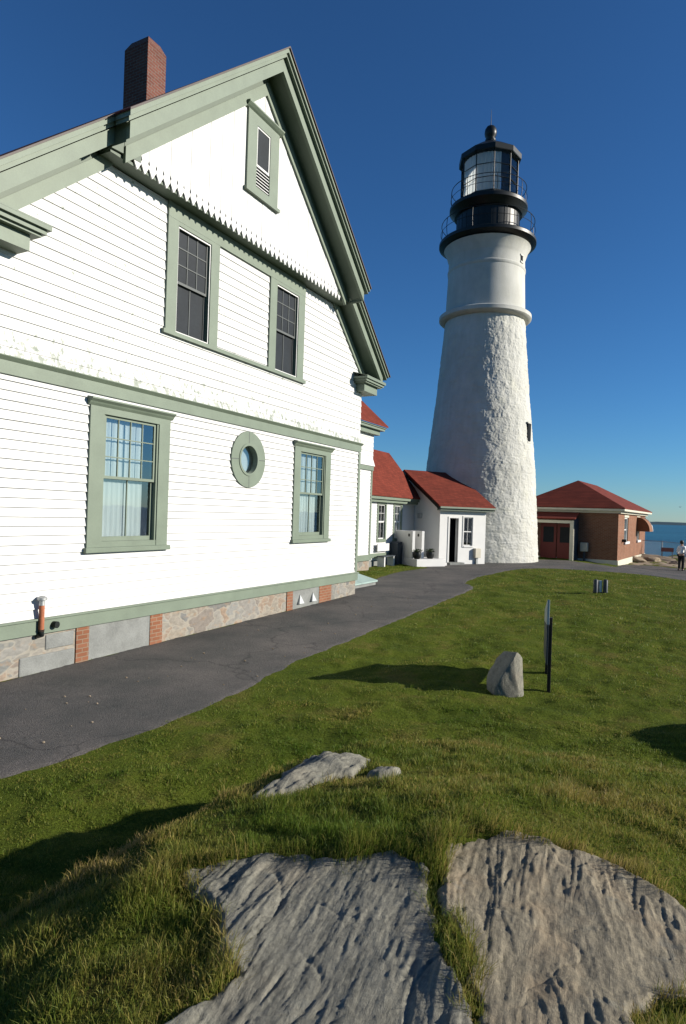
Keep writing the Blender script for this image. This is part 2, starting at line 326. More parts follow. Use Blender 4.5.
# ------------------------------------------------------------------ terrain
def base_z(X, Y):
    s = .4713 * (X - .447) + .882 * (Y - 19.83)
    return -.016 * np.clip(-s, 0, 14) - .32 * sstep(13.5, 19.5, X) * sstep(18, 28, Y)
MOUND = [(-3.6, -3), (-3.0, 1.3), (-2.3, 2.7), (-1.8, 3.2), (-1.35, 3.6), (-1.0, 4.05), (-.74, 4.55), (-.46, 5.1), (-.1, 5.6), (.6, 5.95), (1.5, 5.95), (3, 5.6), (4.6, 4.3), (5.8, 2.5), (6, -3)]
def top_z(X, Y):
    return .80 - .10 * np.maximum(0, .2 - X) - .30 * np.maximum(0, -.95 - X) - .07 * np.maximum(0, X - 1.1) - .155 * np.maximum(0, Y - 3.4) + .10 * np.exp(-((X - .75)**2 / .35 + (Y - 4.05)**2 / .22))
SLAB_L = [(-.68, 3.12), (-.36, 3.24), (.06, 3.15), (.30, 3.22), (.43, 3.08), (.42, 2.69), (.45, 2.32), (.48, 1.9), (.5, 1.2), (-.6, 1.2), (-.72, 1.8), (-.50, 2.11), (-.36, 2.42), (-.47, 2.79)]
SLAB_R = [(.56, 3.27), (.89, 3.38), (1.09, 3.36), (1.36, 3.27), (1.52, 3.05), (1.66, 2.7), (1.52, 2.40), (1.2, 2.33), (1.0, 2.2), (1.05, 1.7), (1.1, 1.2), (.62, 1.2), (.55, 1.8), (.54, 2.15), (.57, 2.46), (.53, 2.80)]
OUTC = [(-.53, 4.18), (-.37, 4.62), (-.17, 5.12), (.27, 5.10), (.08, 4.68), (-.24, 4.30)]
OUTC2 = [(.29, 4.66), (.34, 4.76), (.46, 4.75), (.43, 4.64), (.33, 4.62)]
PATH = [(-12.2, -6), (-7, 1.2), (-3.27, 6.26), (-2.89, 6.72), (-2.46, 7.32), (-1.80, 8.42), (-1.31, 9.61), (-.68, 11.34), (.23, 13.02), (1.23, 15.12), (2.58, 17.76), (4.15, 21.17), (4.62, 22.3), (4.80, 23.0), (4.70, 24.0), (5.0, 25.1), (5.9, 27.0), (7.76, 30.2), (9.0, 31.9), (10.2, 32.6), (11.2, 32.6), (12.28, 32.3), (13.59, 31.55), (15.27, 30.4), (17, 28.5), (20, 24.5), (26, 20), (28, 24), (24.5, 31), (22.0, 38.5), (20.6, 42.6), (18.4, 42.2), (15.8, 37.0), (14, 40), (8.2, 40), (4.2, 34), (4.1, 30.6), (2.58, 28.2), (1.55, 25.48), (.9, 23.2), (-1.2, 22.6), (-2.0, 20.9), (.447, 19.85), (-7.1, 5.7), (-12, -3.5), (-16, -11), (-17, -12)]
def height(X, Y, detail=True):
    b = base_z(X, Y)
    sdm = sdpoly(X, Y, MOUND); wd = .30 + 1.45 * sstep(.2, 2.4, X)
    mm = sstep(0, 1, np.clip((sdm + wd) / (wd + .12), 0, 1))
    t = top_z(X, Y); z = b + (t - b) * mm - .13 * np.exp(-((sdm + .95) / .55)**2) * sstep(.9, -.3, X) * sstep(1.5, 3, Y)
    if detail:
        away = sstep(0.0, .8, -sdpoly(X, Y, PATH))
        z = z + away * ((.04 + .03 * sstep(8, 14, Y)) * fbm(X * .7, Y * .9, 3) + .034 * perlin(X * 1.9, Y * 2.6) + .019 * perlin(X * 5.1, Y * 6.1))
    for P in (SLAB_L, SLAB_R, OUTC, OUTC2): z = z - .14 * sstep(-.02, .10, sdpoly(X, Y, P))
    # sea cliff beyond the buildings
    edge = np.maximum(sstep(54, 58, Y + .12 * X), sstep(34, 39, X - .1 * Y))
    z = z - 15 * edge
    rim = sstep(44, 50, Y) * sstep(58, 53, Y) * sstep(17, 21, X)
    return z + rim * (.25 + .3 * fbm(X * .35, Y * .35, 4))
def axis(a, b, fine0, fine1, f, g):
    o = [fine0]; st = f
    while o[-1] < fine1: o.append(o[-1] + f)
    st = f; up = [o[-1]]
    while up[-1] < b: st *= g; up.append(up[-1] + st)
    st = f; dn = [o[0]]
    while dn[-1] > a: st *= g; dn.append(dn[-1] - st)
    return np.array(dn[::-1][:-1] + o + up[1:])
gx = axis(-60, 60, -3.6, 6.5, .06, 1.03); gy = axis(-25, 64, .8, 12, .06, 1.02)
X, Y = np.meshgrid(gx, gy); Z = height(X, Y)
def gridfaces(ny, nx):
    i = np.arange(ny - 1)[:, None] * nx + np.arange(nx - 1)[None, :]
    return np.stack([i, i + 1, i + nx + 1, i + nx], -1).reshape(-1, 4)
o = np_mesh('lawn', np.stack([X, Y, Z], -1).reshape(-1, 3), gridfaces(*X.shape), M['ground'])
tag(o, 'rolling green lawn on the headland between the house and the sea', 'lawn', kind='structure')

# path sheet (draped on the terrain, ragged edge)
px_ = axis(-18, 30, -3.6, 5, .08, 1.02); py_ = axis(-13, 43, 5.5, 20, .08, 1.02)
X, Y = np.meshgrid(px_, py_); D = sdpoly(X, Y, PATH) + .05 * fbm(X * 1.3, Y * 1.3, 3) + .03 * fbm(X * 5, Y * 5, 3)
Zp = height(X, Y, False) + .012 - .10 * sstep(.06, -.16, D)
fc = gridfaces(*X.shape); keep = D.reshape(-1)[fc].max(1) > -.16
o = np_mesh('path', np.stack([X, Y, Zp], -1).reshape(-1, 3), fc[keep], M['asphalt'])
tag(o, 'grey asphalt path running along the house to the lighthouse', 'path', kind='structure')

me = MB(); me.quad((-40000, -3000, -14.2), (40000, -3000, -14.2), (40000, 45000, -14.2), (-40000, 45000, -14.2))
tag(me.build('sea', M['sea']), 'deep blue sea stretching to the horizon', 'sea', kind='structure')
# far island
xs = np.linspace(-900, 5200, 90); prof = 34 * np.clip(1 - ((xs - 2300) / 3000)**2, 0, 1)**.7 * (1 + .18 * fbm(xs * .004, xs * 0, 4)) - 14
V = []; 
for j, (dy, f) in enumerate(((-300, 0), (-120, .75), (0, 1), (160, .7), (400, 0))):
    V += [(x + 1000, 7600 + dy, -16 + (z + 16) * f) for x, z in zip(xs, prof)]
o = np_mesh('island', V, gridfaces(5, len(xs)), M['isle']); tag(o, 'low dark island on the far horizon', 'island', kind='structure')

# ------------------------------------------------------------------ rocks
def rock_sheet(name, poly, res, amp, mat, lift, label, group, seed, dirx=(.34, .94), tilt=0, step=6.0):
    P = np.array(poly); x0, y0 = P.min(0) - .15; x1, y1 = P.max(0) + .15
    X, Y = np.meshgrid(np.arange(x0, x1, res), np.arange(y0, y1, res)); D = sdpoly(X, Y, poly) + .05 * fbm(X * 4 + seed, Y * 4, 3)
    a = X * dirx[0] + Y * dirx[1]; c = X * dirx[1] - Y * dirx[0]
    cw = c + .05 * fbm(c * 1.2 + seed, a * .8, 3)
    n1 = fbm(cw * 2.2 + seed, a * .26 + seed, 4, .55) + .22 * fbm(cw * 11, a * 1.0 + seed, 3)
    led = sum(sstep(th, th + .035, n1) - 1.0 * np.clip(n1 - th, 0, .3) for th in (-.62, -.35, -.1, .12, .36, .6))
    n2 = fbm(cw * 8 - seed, a * .55, 4, .6); led2 = sum(sstep(th, th + .06, n2) for th in (-.5, -.15, .2, .5)) - 1.9 * n2
    pit = sstep(.30, .62, fbm(cw * 5 + 3, a * 2.2 + seed, 4, .6))
    mk = np.clip(.45 + 1.6 * fbm(c * 1.8 + 11, a * 1.5 + seed, 3), 0, 1); mk2 = np.clip(.5 + 1.5 * fbm(c * 2.3 - 4, a * 2.0 - seed, 3), 0, 1)
    crk = np.exp(-(np.abs(fbm(cw * 1.4 + 2 * seed, a * .5 + 5, 3)) / .022)**2) + .7 * np.exp(-(np.abs(fbm(c * .9 - seed, a * 1.5 + 2, 3)) / .014)**2)
    z = amp * led * (.35 + .9 * mk) + .26 * amp * led2 * mk2 - .8 * amp * pit * mk - .006 * crk + .020 * fbm(c * .9 + 2, a * .7 + seed, 2) + .0028 * mk2 * fbm(cw * 17, a * 2.4, 4, .65) + .0020 * fbm(cw * 40, a * 9, 3, .65) + .0032 * fbm(c * 16, a * 11, 5, .62)
    bz = height(X, Y, False) + .14 * sstep(-.02, .10, sdpoly(X, Y, poly))
    z = bz + z + lift * sstep(-.05, .20, D) - .25 * sstep(.0, -.14, D) + tilt * (X - P[:, 0].mean())
    fc = gridfaces(*X.shape); keep = D.reshape(-1)[fc].min(1) > -.14
    o = np_mesh(name, np.stack([X, Y, z], -1).reshape(-1, 3), fc[keep], mat); return tag(o, label, 'rock', group)
rock_sheet('rock_slab', SLAB_L, .0075, .010, M['rock'], -.015, 'blue grey rock slab with diagonal ridges left of the grassy crack', 'bedrock slabs in the foreground', 1.3, tilt=.0)
rock_sheet('rock_slab', SLAB_R, .0075, .0065, M['rock_tan'], -.01, 'broad tan weathered rock slab right of the grassy crack', 'bedrock slabs in the foreground', 7.7, dirx=(.30, .95), step=4.2)
rock_sheet('rock_outcrop', OUTC, .009, .012, M['rock'], .10, 'pale rock outcrop poking from the left edge of the grassy mound', 'bedrock slabs in the foreground', 3.1, dirx=(.55, .83))
rock_sheet('rock_chip', OUTC2, .009, .008, M['rock'], .05, 'small pale stone lying in the grass on top of the mound', 'bedrock slabs in the foreground', 5.1)

def boulder(name, loc, size, mat, label, seed, cuts=7, rz=0, shape=None, planes=None, namp=.10):
    bm = bmesh.new(); bmesh.ops.create_icosphere(bm, subdivisions=5, radius=1)
    rr = np.random.default_rng(seed); pl = [(Vector(rr.normal(size=3)).normalized(), rr.uniform(.62, .9)) for _ in range(cuts)]
    if planes: pl = [(Vector(a).normalized(), d) for a, d in planes]
    V = np.array([v.co[:] for v in bm.verts]); nz = namp * fbm(V[:, 0] * 1.7 + V[:, 2] * 1.3 + seed, V[:, 1] * 1.7 - V[:, 2], 5)
    for i, v in enumerate(bm.verts):
        p = v.co.copy()
        for n, d in pl:
            k = p.dot(n) - d
            if k > 0: p -= n * k * .9
        p *= 1 + nz[i]
        p = Vector((p.x * size[0], p.y * size[1], p.z * size[2]))
        if shape: p = shape(p)
        v.co = p
    me = bpy.data.meshes.new(name); bm.to_mesh(me); bm.free()
    for p in me.polygons: p.use_smooth = True
    o = link_mesh(name, me, mat); o.location = loc; o.rotation_euler = (0, 0, rz); return tag(o, label, 'boulder')
hz = lambda x, y: float(height(np.array([x], float), np.array([y], float))[0])
boulder('boulder', (2.57, 9.72, hz(2.57, 9.72) + .18), (.31, .34, .56), M['pale_stone'], 'small pointed pale grey boulder in the lawn beside the thin sign', 21, 0, 0,
        None, [((-.62, -.12, .78), .42), ((1, -.15, .10), .72), ((-1, -.2, .05), .86), ((.05, -1, .12), .62), ((.6, -.75, .25), .66), ((.35, .2, .9), .74)], .05)
boulder('boulder', (7.9, 7.3, hz(7.9, 7.3) + .35), (1.15, 1.25, 1.1), M['boulder'], 'large unseen boulder placed out of view to cast a shadow in from the right', 5, 8)  # unseen, placed out of view for the shadow it throws across the lawn

b = MB(); rr0 = random.Random(9)
for k in range(70):
    a = rr0.uniform(0, 1); x, y = 1.5 * a * 3 - 3.4 + rr0.uniform(-1.2, 1.2), 7 + a * 12 + rr0.uniform(-2, 2)
    if sdpoly(np.array([x]), np.array([y]), PATH)[0] < .15: continue
    z = float(height(np.array([x]), np.array([y]), False)[0]) + .012; q = rr0.uniform(.008, .022)
    b.lathe([(q * .5, z), (q, z + q * .4), (q * .6, z + q * .9)], 6, x, y)
tag(b.build('pebbles', M['sand']), 'small pale pebbles scattered on the asphalt path', 'pebbles', kind='stuff')

# ------------------------------------------------------------------ grass
def make_grass():
    def sample(n, r0, r1, pw, half):
        u = rng.random(n); k = 2 - pw; r = (r0**k + u * (r1**k - r0**k))**(1 / k); a = rng.uniform(-half, half, n)
        return r * np.sin(a), r * np.cos(a)
    xs, ys = [], []
    for n, r0, r1, pw in ((330000, 1.5, 9, 1.25), (230000, 9, 42, 1.45)):
        a, b = sample(n, r0, r1, pw, R(43)); xs.append(a); ys.append(b)
    x = np.concatenate(xs); y = np.concatenate(ys)
    dp = sdpoly(x, y, PATH) + .05 * fbm(x * 1.3, y * 1.3, 3); ok = dp < -.03 + .11 * rng.random(x.shape)**2
    dl = np.full(x.shape, -9.)
    for P in (SLAB_L, SLAB_R, OUTC, OUTC2): dl = np.maximum(dl, sdpoly(x, y, P) + .05 * fbm(x * 4, y * 4, 3))
    ok &= dl < .02 + .07 * np.clip(fbm(x * 2.5, y * 2.5, 2), 0, 1)
    ok &= ((x - 2.56)**2 + (y - 9.72)**2) > .07
    hx = .4713 * (x - .447) + .882 * (y - 19.83); hn = .882 * (x - .447) - .4713 * (y - 19.83)
    ok &= ~((hn < .0) & (hx < .2)) & ~((hn < -.6) & (hx < 3.0)) & ~((hn < -3.3) & (hx < 9)) & ~((hn < -4.0) & (hx < 30)) 
    ok &= ~((x > 15) & (y > 37.5)) & ~((x > 11) & (y > 43)) & ((x - 8.25)**2 + (y - 39)**2 > 13.5)
    x, y, dl, dp = x[ok], y[ok], dl[ok], dp[ok]; n = len(x); z = height(x, y); d = np.hypot(x, y)
    sm = sdpoly(x, y, MOUND); onm = sstep(-.9, .1, sm)
    h = (.030 + .018 * onm + .02 * np.clip(fbm(x * .9, y * .9, 3), -1, 1)) * rng.uniform(.5, 1.35, n) * (.62 + 1.15 * np.clip(fbm(x * 4.2, y * 4.6, 2) + .15, 0, 1))
    edge = sstep(-.22, -.02, dl); h *= 1 + .25 * edge * (rng.random(n) < .6)
    tall = np.clip(fbm(x * .8 + 4, y * .8, 3) + .25, 0, 1) * sstep(.6, -.6, x) * sstep(4.6, 3.6, y) * onm; h *= 1 + .45 * tall
    sb = np.exp(-((x - 2.6)**2 + (y - 9.5)**2) / .18) + np.exp(-((x - 3.25)**2 + (y - 9.85)**2) / .10); h *= 1 + 1.1 * sb
    h *= np.where(dp > -.15, .7, 1); h *= 1 + 1.6 * np.exp(-((y - 6.35 - .08 * np.sin(x * 3)) / .09)**2) * sstep(.6, 1.2, x) * (.4 + rng.random(n))
    wd = np.maximum(.0028, d * .00085) * rng.uniform(.7, 1.3, n); h = h * (1 + np.clip(d - 10, 0, 30) * .012)
    a = rng.uniform(0, 2 * np.pi, n); ln = rng.uniform(.15, .85, n) * h
    la = rng.uniform(0, 2 * np.pi, n) ; dx, dy = np.cos(la) * ln + .12 * h, np.sin(la) * ln
    fr = sstep(-.09, -.02, dl) * sstep(2.9, 3.05, y) * sstep(4.0, 3.6, y) * (rng.random(n) < .75); h *= 1 + 1.1 * fr; dy = dy - 1.0 * h * fr * rng.uniform(.4, 1, n)
    cx, cy = np.cos(a) * wd / 2, np.sin(a) * wd / 2
    z = z - .008
    P0 = np.stack([x - cx, y - cy, z], -1); P1 = np.stack([x + cx, y + cy, z], -1)
    mx, my, mz = x + dx * .35, y + dy * .35, z + h * .6
    P2 = np.stack([mx - cx * .8, my - cy * .8, mz], -1); P3 = np.stack([mx + cx * .8, my + cy * .8, mz], -1)
    P4 = np.stack([x + dx, y + dy, z + h * (1 - .25 * (ln / h)**2)], -1)
    V = np.stack([P0, P1, P2, P3, P4], 1).reshape(-1, 3); i = np.arange(n)[:, None] * 5
    Fc = np.concatenate([i + np.array([[0, 1, 3]]), i + np.array([[0, 3, 2]]), i + np.array([[2, 3, 4]])], 1).reshape(-1, 3)
    o = np_mesh('grass', V, Fc, M['grass'], smooth=False)
    dry = .5 * edge + .20 * onm + .85 * np.clip(fbm(x * .55 + 3, y * .55, 4) - .05, 0, 1) + .65 * np.exp(-((sm + .05) / .3)**2) + .7 * np.exp(-((x - .1)**2 / 1.0 + (y - 4.4)**2 / .7)) * np.clip(.55 + fbm(x * 2, y * 2, 3), 0, 1) + .35 * sstep(-.4, -.03, dp) + .28 * sstep(14, 30, x + y * .2)
    dry = dry + .5 * fr * sstep(.6, .9, x); tint = np.clip(rng.normal(.42, .22, n) + dry * rng.random(n), 0, 1.4)
    at = o.data.attributes.new('tint', 'FLOAT', 'POINT'); at.data.foreach_set('value', np.repeat(tint, 5).astype(np.float32))
    tag(o, 'short green and straw coloured grass covering the lawn and mound', 'grass', kind='stuff')
make_grass()

# ------------------------------------------------------------------ the keepers' house  (x along the gable wall, y into the house, z up)
HA = math.atan2(.88197, .4713); HP = Vector((.447, 19.832, 0))
def hl(x, y, z=0): return HP + Vector((.4713 * x - .88197 * y, .88197 * x + .4713 * y, z))
H = empty('keepers_house', HP, HA, 'large white clapboard house with sage green trim and a steep front gable beside the path', 'house')
XC, RZ, SL = -5.95, 12.72, .877
roofz = lambda x: RZ - SL * abs(x - XC)
def siding(b, x0, x1, z0, z1, expo, lip, y0, openings=(), lim=None, jitter=.003):
    rr = random.Random(int(z0 * 100) + int(x0 * 10)); z = z0
    while z < z1 - 1e-4:
        zt = min(z + expo, z1); lp = lip + rr.uniform(-jitter, jitter)
        brk = [z, zt] + [q for o_ in openings for q in (o_[2], o_[3]) if z + 1e-3 < q < zt - 1e-3]; brk = sorted(set(brk))
        for za, zb in zip(brk, brk[1:]):
            a, c = (x0, x1) if lim is None else (max(x0, lim(zb)[0]), min(x1, lim(zb)[1]))
            if c <= a: continue
            segs = [(a, c)]
            for o_ in openings:
                if o_[2] < zb - 1e-4 and o_[3] > za + 1e-4:
                    segs = [s_ for p, q in segs for s_ in ((p, min(q, o_[0])), (max(p, o_[1]), q)) if s_[1] - s_[0] > 1e-3]
            ya = y0 - lp * (1 - (za - z) / (zt - z)); yb = y0 - lp * (1 - (zb - z) / (zt - z))
            for p, q in segs:
                b.quad((p, ya, za), (q, ya, za), (q, yb, zb), (p, yb, zb))
                if za == z: b.quad((p, y0 + .002, za), (q, y0 + .002, za), (q, ya, za), (p, ya, za))
        z = zt
W1C, W2C = -9.245, -2.81
lo_open = [(c - .66, c + .66, 1.86, 4.10) for c in (W1C, W2C)]
oval = (-5.72, 3.66)
lo_open2 = lo_open + [(oval[0] - .34, oval[0] + .34, oval[1] - .34, oval[1] + .34)]
b = MB(); siding(b, -12, 0, .69, 4.42, .145, .027, 0, lo_open2); b.build('lower_wall', M['siding'], H, fix=False)
up_open = [(-8.24, -7.25, 5.93, 8.03), (-4.79, -3.80, 5.93, 8.03)]
lim = lambda z: (max(-12, XC - (RZ - .62 - z) / SL), min(0, XC + (RZ - .62 - z) / SL))
b = MB(); siding(b, -12, 0, 4.90, 8.40, .18, .019, 0, up_open, lim)
# flared bottom courses
for z, zt, o0, o1 in ((4.67, 4.80, .085, .05), (4.80, 4.90, .06, .024)): b.quad((-12, -o0, z), (.0 + o0 * .6, -o0, z), (.0 + o1 * .6, -o1, zt), (-12, -o1, zt))
b.quad((-12, 0, 4.67), (.05, 0, 4.67), (.05, -.085, 4.67), (-12, -.085, 4.67))
b.build('upper_wall', M['shingle_wall'], H, fix=False)
# plain side / rear shell
b = MB(); b.box(-.25, -.02, .03, 11, .4, 6.3); b.box(-12, -11.8, .03, 11, .4, 6.3); b.prism([(-12, .4), (0, .4), (0, 6.6), (XC, 12.0), (-12, 6.6)], 10.8, 11)
b.build('side_wall', M['white'], H)
bx('interior', M['dark'], H, -11.4, -.5, .6, .7, .4, 6.4); bx('interior', M['dark'], H, -9.6, -2.4, .6, .7, 6.4, 8.3)
bx('corner_board', M['green'], H, -.10, .035, -.035, .10, .70, 4.38)
b = MB(); b.box(-12, .055, -.055, .06, .44, .66); b.box(-12, .075, -.085, .06, .66, .69); b.build('sill_board', M['green'], H)
b = MB(); b.box(-12, .05, -.045, .05, 4.40, 4.60); b.prism([(-.05, 4.60), (-.105, 4.655), (-.105, 4.668), (.05, 4.668), (.05, 4.60)], -12, .09, axis='x'); b.build('belt_course', M['green'], H)
# foundation
b = MB(); b.box(-12.02, -.0, .0, .3, -.7, .44); b.box(-12.02, -11.75, .302, 11, -.7, .44); b.box(-.3, -.0, .302, 11, -.7, .44); fo = b.build('foundation', M['stone'], H)
for a, c in ((-10.32, -10.06), (-8.64, -8.32), (-3.88, -3.60), (-2.24, -1.55), ): bx('brick_pier', M['brick'], H, a, c, -.022, .1, -.6, .438)
b = MB(); b.box(-10.055, -8.645, -.012, .1, -.6, .437); b.build('concrete_panel', M['concrete'], H)
b = MB(); b.box(-3.595, -2.245, -.012, .1, -.6, .437); cp = b.build('concrete_panel', M['concrete'], H)
for x in (-3.25, -2.6): part(lambda b: b.add([(x - .12, -.013, .06), (x + .12, -.013, .06), (x - .12, -.09, .07), (x + .12, -.09, .07), (x, -.013, .30), (x, -.03, .30)], [(2, 3, 5), (0, 2, 5, 4), (1, 4, 5, 3)]), 'vent_hood', M['zinc'], cp, fix=False)
bx('stone_block', M['concrete'], H, -11.35, -10.34, -.02, .1, -.5, .10, bevel=.02); bx('stone_block', M['concrete'], H, -10.9, -10.36, -.018, .1, .16, .40, bevel=.02)
# stand pipe + vent hole
b = MB(); b.tube([(-11.05, -.10, .50), (-11.05, -.10, .90)], .042, 12); p = b.build('stand_pipe', M['copper'], H, True)
MB().lathe([(.046, .9), (.046, .97), (.075, .985), (.075, 1.02), (.03, 1.05)], 14, -11.05, -.10).build('pipe_cap', M['zinc'], p, True)
MB().tube([(-11.05, -.10, .52), (-11.05, -.10, .44), (-11.05, -.02, .42)], .05, 10).build('pipe_elbow', M['black'], p, True)
MB().tube([(-10.78, -.13, .56), (-10.80, -.02, .56)], .055, 12).build('vent_spout', M['black'], H, True)

def sash(parent, x0, x1, z0, z1, y, cols, rows, mat, st=.05, mu=.018, th=.035, bottom=.05, name='sash'):
    b = MB(); b.box(x0, x0 + st, y, y + th, z0, z1); b.box(x1 - st, x1, y, y + th, z0, z1); b.box(x0 + st, x1 - st, y, y + th, z1 - st, z1); b.box(x0 + st, x1 - st, y, y + th, z0, z0 + bottom)
    gx0, gx1, gz0, gz1 = x0 + st, x1 - st, z0 + bottom, z1 - st
    for i in range(1, cols):
        c = gx0 + (gx1 - gx0) * i / cols; b.box(c - mu / 2, c + mu / 2, y + .004, y + th - .002, gz0, gz1)
    for j in range(1, rows):
        c = gz0 + (gz1 - gz0) * j / rows; b.box(gx0, gx1, y + .0055, y + th - .004, c - mu / 2, c + mu / 2)
    return b.build(name, mat, parent), (gx0, gx1, gz0, gz1)
def lower_window(xc):
    x0, x1 = xc - .95, xc + .95
    b = MB(); b.box(x0, xc - .66, -.05, .03, 1.77, 4.2); b.box(xc + .66, x1, -.05, .03, 1.77, 4.2); b.box(xc - .66, xc + .66, -.05, .03, 4.08, 4.2)
    b.box(xc - .66, xc + .66, -.04, .03, 1.77, 1.87); b.box(xc - .66, xc - .62, -.03, .14, 1.87, 4.08); b.box(xc + .62, xc + .66, -.03, .14, 1.87, 4.08)
    wn = b.build('window', M['green'], H)
    b = MB(); b.prism([(-.055, 4.2), (-.085, 4.235), (-.10, 4.26), (-.15, 4.30), (-.15, 4.325), (-.0, 4.35), (0, 4.2)], xc - 1.0, xc + 1.0, axis='x'); b.build('head_moulding', M['green'], wn)
    bx('window_sill', M['green'], wn, xc - 1.0, xc + 1.0, -.10, .04, 1.68, 1.768, bevel=.008)
    s1, g = sash(wn, xc - .62, xc + .62, 2.97, 4.08, .0, 4, 3, M['green']); MB().quad((g[0], .018, g[2]), (g[1], .018, g[2]), (g[1], .018, g[3]), (g[0], .018, g[3])).build('pane', M['glass'], wn)
    s2, g = sash(wn, xc - .62, xc + .62, 1.87, 3.02, .05, 2, 1, M['green'], bottom=.08); MB().quad((g[0], .068, g[2]), (g[1], .068, g[2]), (g[1], .068, g[3]), (g[0], .068, g[3])).build('pane', M['glass'], wn)
    b = MB(); n = 40
    for k in range(n):
        a, c = [xc - .58 + (1.0) * q / n for q in (k, k + 1)]; ya, yc = [.13 + .008 * math.sin(q * 1.35) for q in (k, k + 1)]
        b.quad((a, ya, 1.9), (c, yc, 1.9), (c, yc, 4.06), (a, ya, 4.06))
    b.build('curtain', M['curtain'], wn, fix=False)
for c in (W1C, W2C): lower_window(c)
# oval window
def ring(b, cx, cz, r0, r1, y0, y1, k=.0, seg=40, sx=1.0):
    vs = []
    for i in range(seg):
        a = 2 * math.pi * i / seg; ca, sa = math.cos(a) * sx, math.sin(a)
        vs += [(cx + r0 * ca, y0, cz + r0 * sa), (cx + r1 * ca, y0, cz + r1 * sa), (cx + r1 * ca, y1, cz + r1 * sa), (cx + r0 * ca, y1, cz + r0 * sa)]
    fs = []
    for i in range(seg):
        p, q = i * 4, ((i + 1) % seg) * 4
        for u in range(4): fs.append((p + u, q + u, q + (u + 1) % 4, p + (u + 1) % 4))
    b.add(vs, fs)
b = MB(); ring(b, *oval, .36, .645, -.05, .03); ow = b.build('oval_window', M['green'], H)
b = MB(); ring(b, *oval, .32, .375, -.065, .08); b.build('oval_frame', M['green'], ow)
for a in (0, 90, 180, 270):
    ca, sa = math.cos(R(a + 2)), math.sin(R(a + 2)); b = MB(); b.add([(oval[0] + r * ca + s * sa * .007, -.0525, oval[1] + r * sa - s * ca * .007) for r, s in ((.37, -1), (.64, -1), (.64, 1), (.37, 1))], [(0, 1, 2, 3)])
    b.build('joint', M['screen'], ow, fix=False)
b = MB(); b.add([(oval[0] + .34 * math.cos(2 * math.pi * i / 32), .06, oval[1] + .34 * math.sin(2 * math.pi * i / 32)) for i in range(32)], [tuple(range(32))]); b.build('pane', M['glass'], ow)
bx('blind', M['curtain'], ow, oval[0] - .4, oval[0] + .4, .16, .17, oval[1] - .4, oval[1] + .4)
# upper windows
def upper_window(g0, g1, c0, c1):
    b = MB(); b.box(c0, g0, -.05, .03, 5.93, 8.11); b.box(g1, c1, -.05, .03, 5.93, 8.11); b.box(g0, g1, -.05, .03, 8.03, 8.11)
    b.box(g0, g0 + .03, -.02, .12, 5.93, 8.03); b.box(g1 - .03, g1, -.02, .12, 5.93, 8.03)
    wn = b.build('window', M['green'], H)
    b = MB(); e = .028
    b.box(g0 + .002, g0 + e, -.03, -.02, 5.94, 8.02); b.box(g1 - e, g1 - .002, -.03, -.02, 5.94, 8.02); b.box(g0 + e, g1 - e, -.03, -.02, 8.02 - e, 8.02); b.box(g0 + e, g1 - e, -.03, -.02, 5.94, 5.94 + e); b.build('screen_frame', M['white'], wn)
    s1, g = sash(wn, g0 + .03, g1 - .03, 6.93, 8.03, .02, 3, 3, M['sash_grey'], .045, .02); MB().quad((g[0], .038, g[2]), (g[1], .038, g[2]), (g[1], .038, g[3]), (g[0], .038, g[3])).build('pane', M['screened'], wn)
    s2, g = sash(wn, g0 + .03, g1 - .03, 5.94, 6.98, .06, 2, 1, M['sash_grey'], .045, .02); MB().quad((g[0], .078, g[2]), (g[1], .078, g[2]), (g[1], .078, g[3]), (g[0], .078, g[3])).build('pane', M['screened'], wn)
    bx('blind', M['screen'], wn, g0, g1 - .14, .16, .17, 5.93, 8.1)
upper_window(-8.24, -7.25, -8.52, -6.98); upper_window(-4.79, -3.80, -5.07, -3.50)
b = MB(); b.box(-8.52, -3.50, -.054, .03, 8.11, 8.405); b.build('head_band', M['green'], H)
b = MB(); b.box(-8.60, -3.42, -.09, .03, 5.85, 5.928); b.build('sill_band', M['green'], H)
# gable face: vertical boards with pointed ends
YG = -.36
b = MB(); bw = .180; x = XC - 21 * bw; rr = random.Random(3)
for k in range(42):
    xc = x + (k + .5) * bw; h = bw / 2; t = roofz(xc) - .60
    if t < 8.7: continue
    dy = rr.uniform(-.004, .004); e = .0035
    L_ = [(-h + e, .27), (-h + .016, .235), (-h + .021, .215), (-h + .014, .195), (-h + .003, .185), (-h + .003, .135), (-.010, 0)]
    pts = [(xc + a, 8.38 + z) for a, z in L_] + [(xc - a, 8.38 + z) for a, z in L_[::-1]]
    top = [(xc + h - e, max(8.76, roofz(xc + h) - .5)), (xc - h + e, max(8.76, roofz(xc - h) - .5))]
    b.prism(pts + top, YG + dy, YG + .028)
b.build('gable_boards', M['white'], H)
b = MB(); b.prism([(XC - 3.8, 8.70), (XC + 3.8, 8.70), (XC + 3.5, roofz(XC + 3.5) - .45), (XC, RZ - .45), (XC - 3.5, roofz(XC - 3.5) - .45)], YG + .03, YG + .06); b.build('gable_backing', M['white'], H)
b = MB(); b.box(XC - 4.25, XC + 4.25, YG + .035, .0, 8.41, 8.46); b.build('pent_soffit', M['green_shaded'], H)
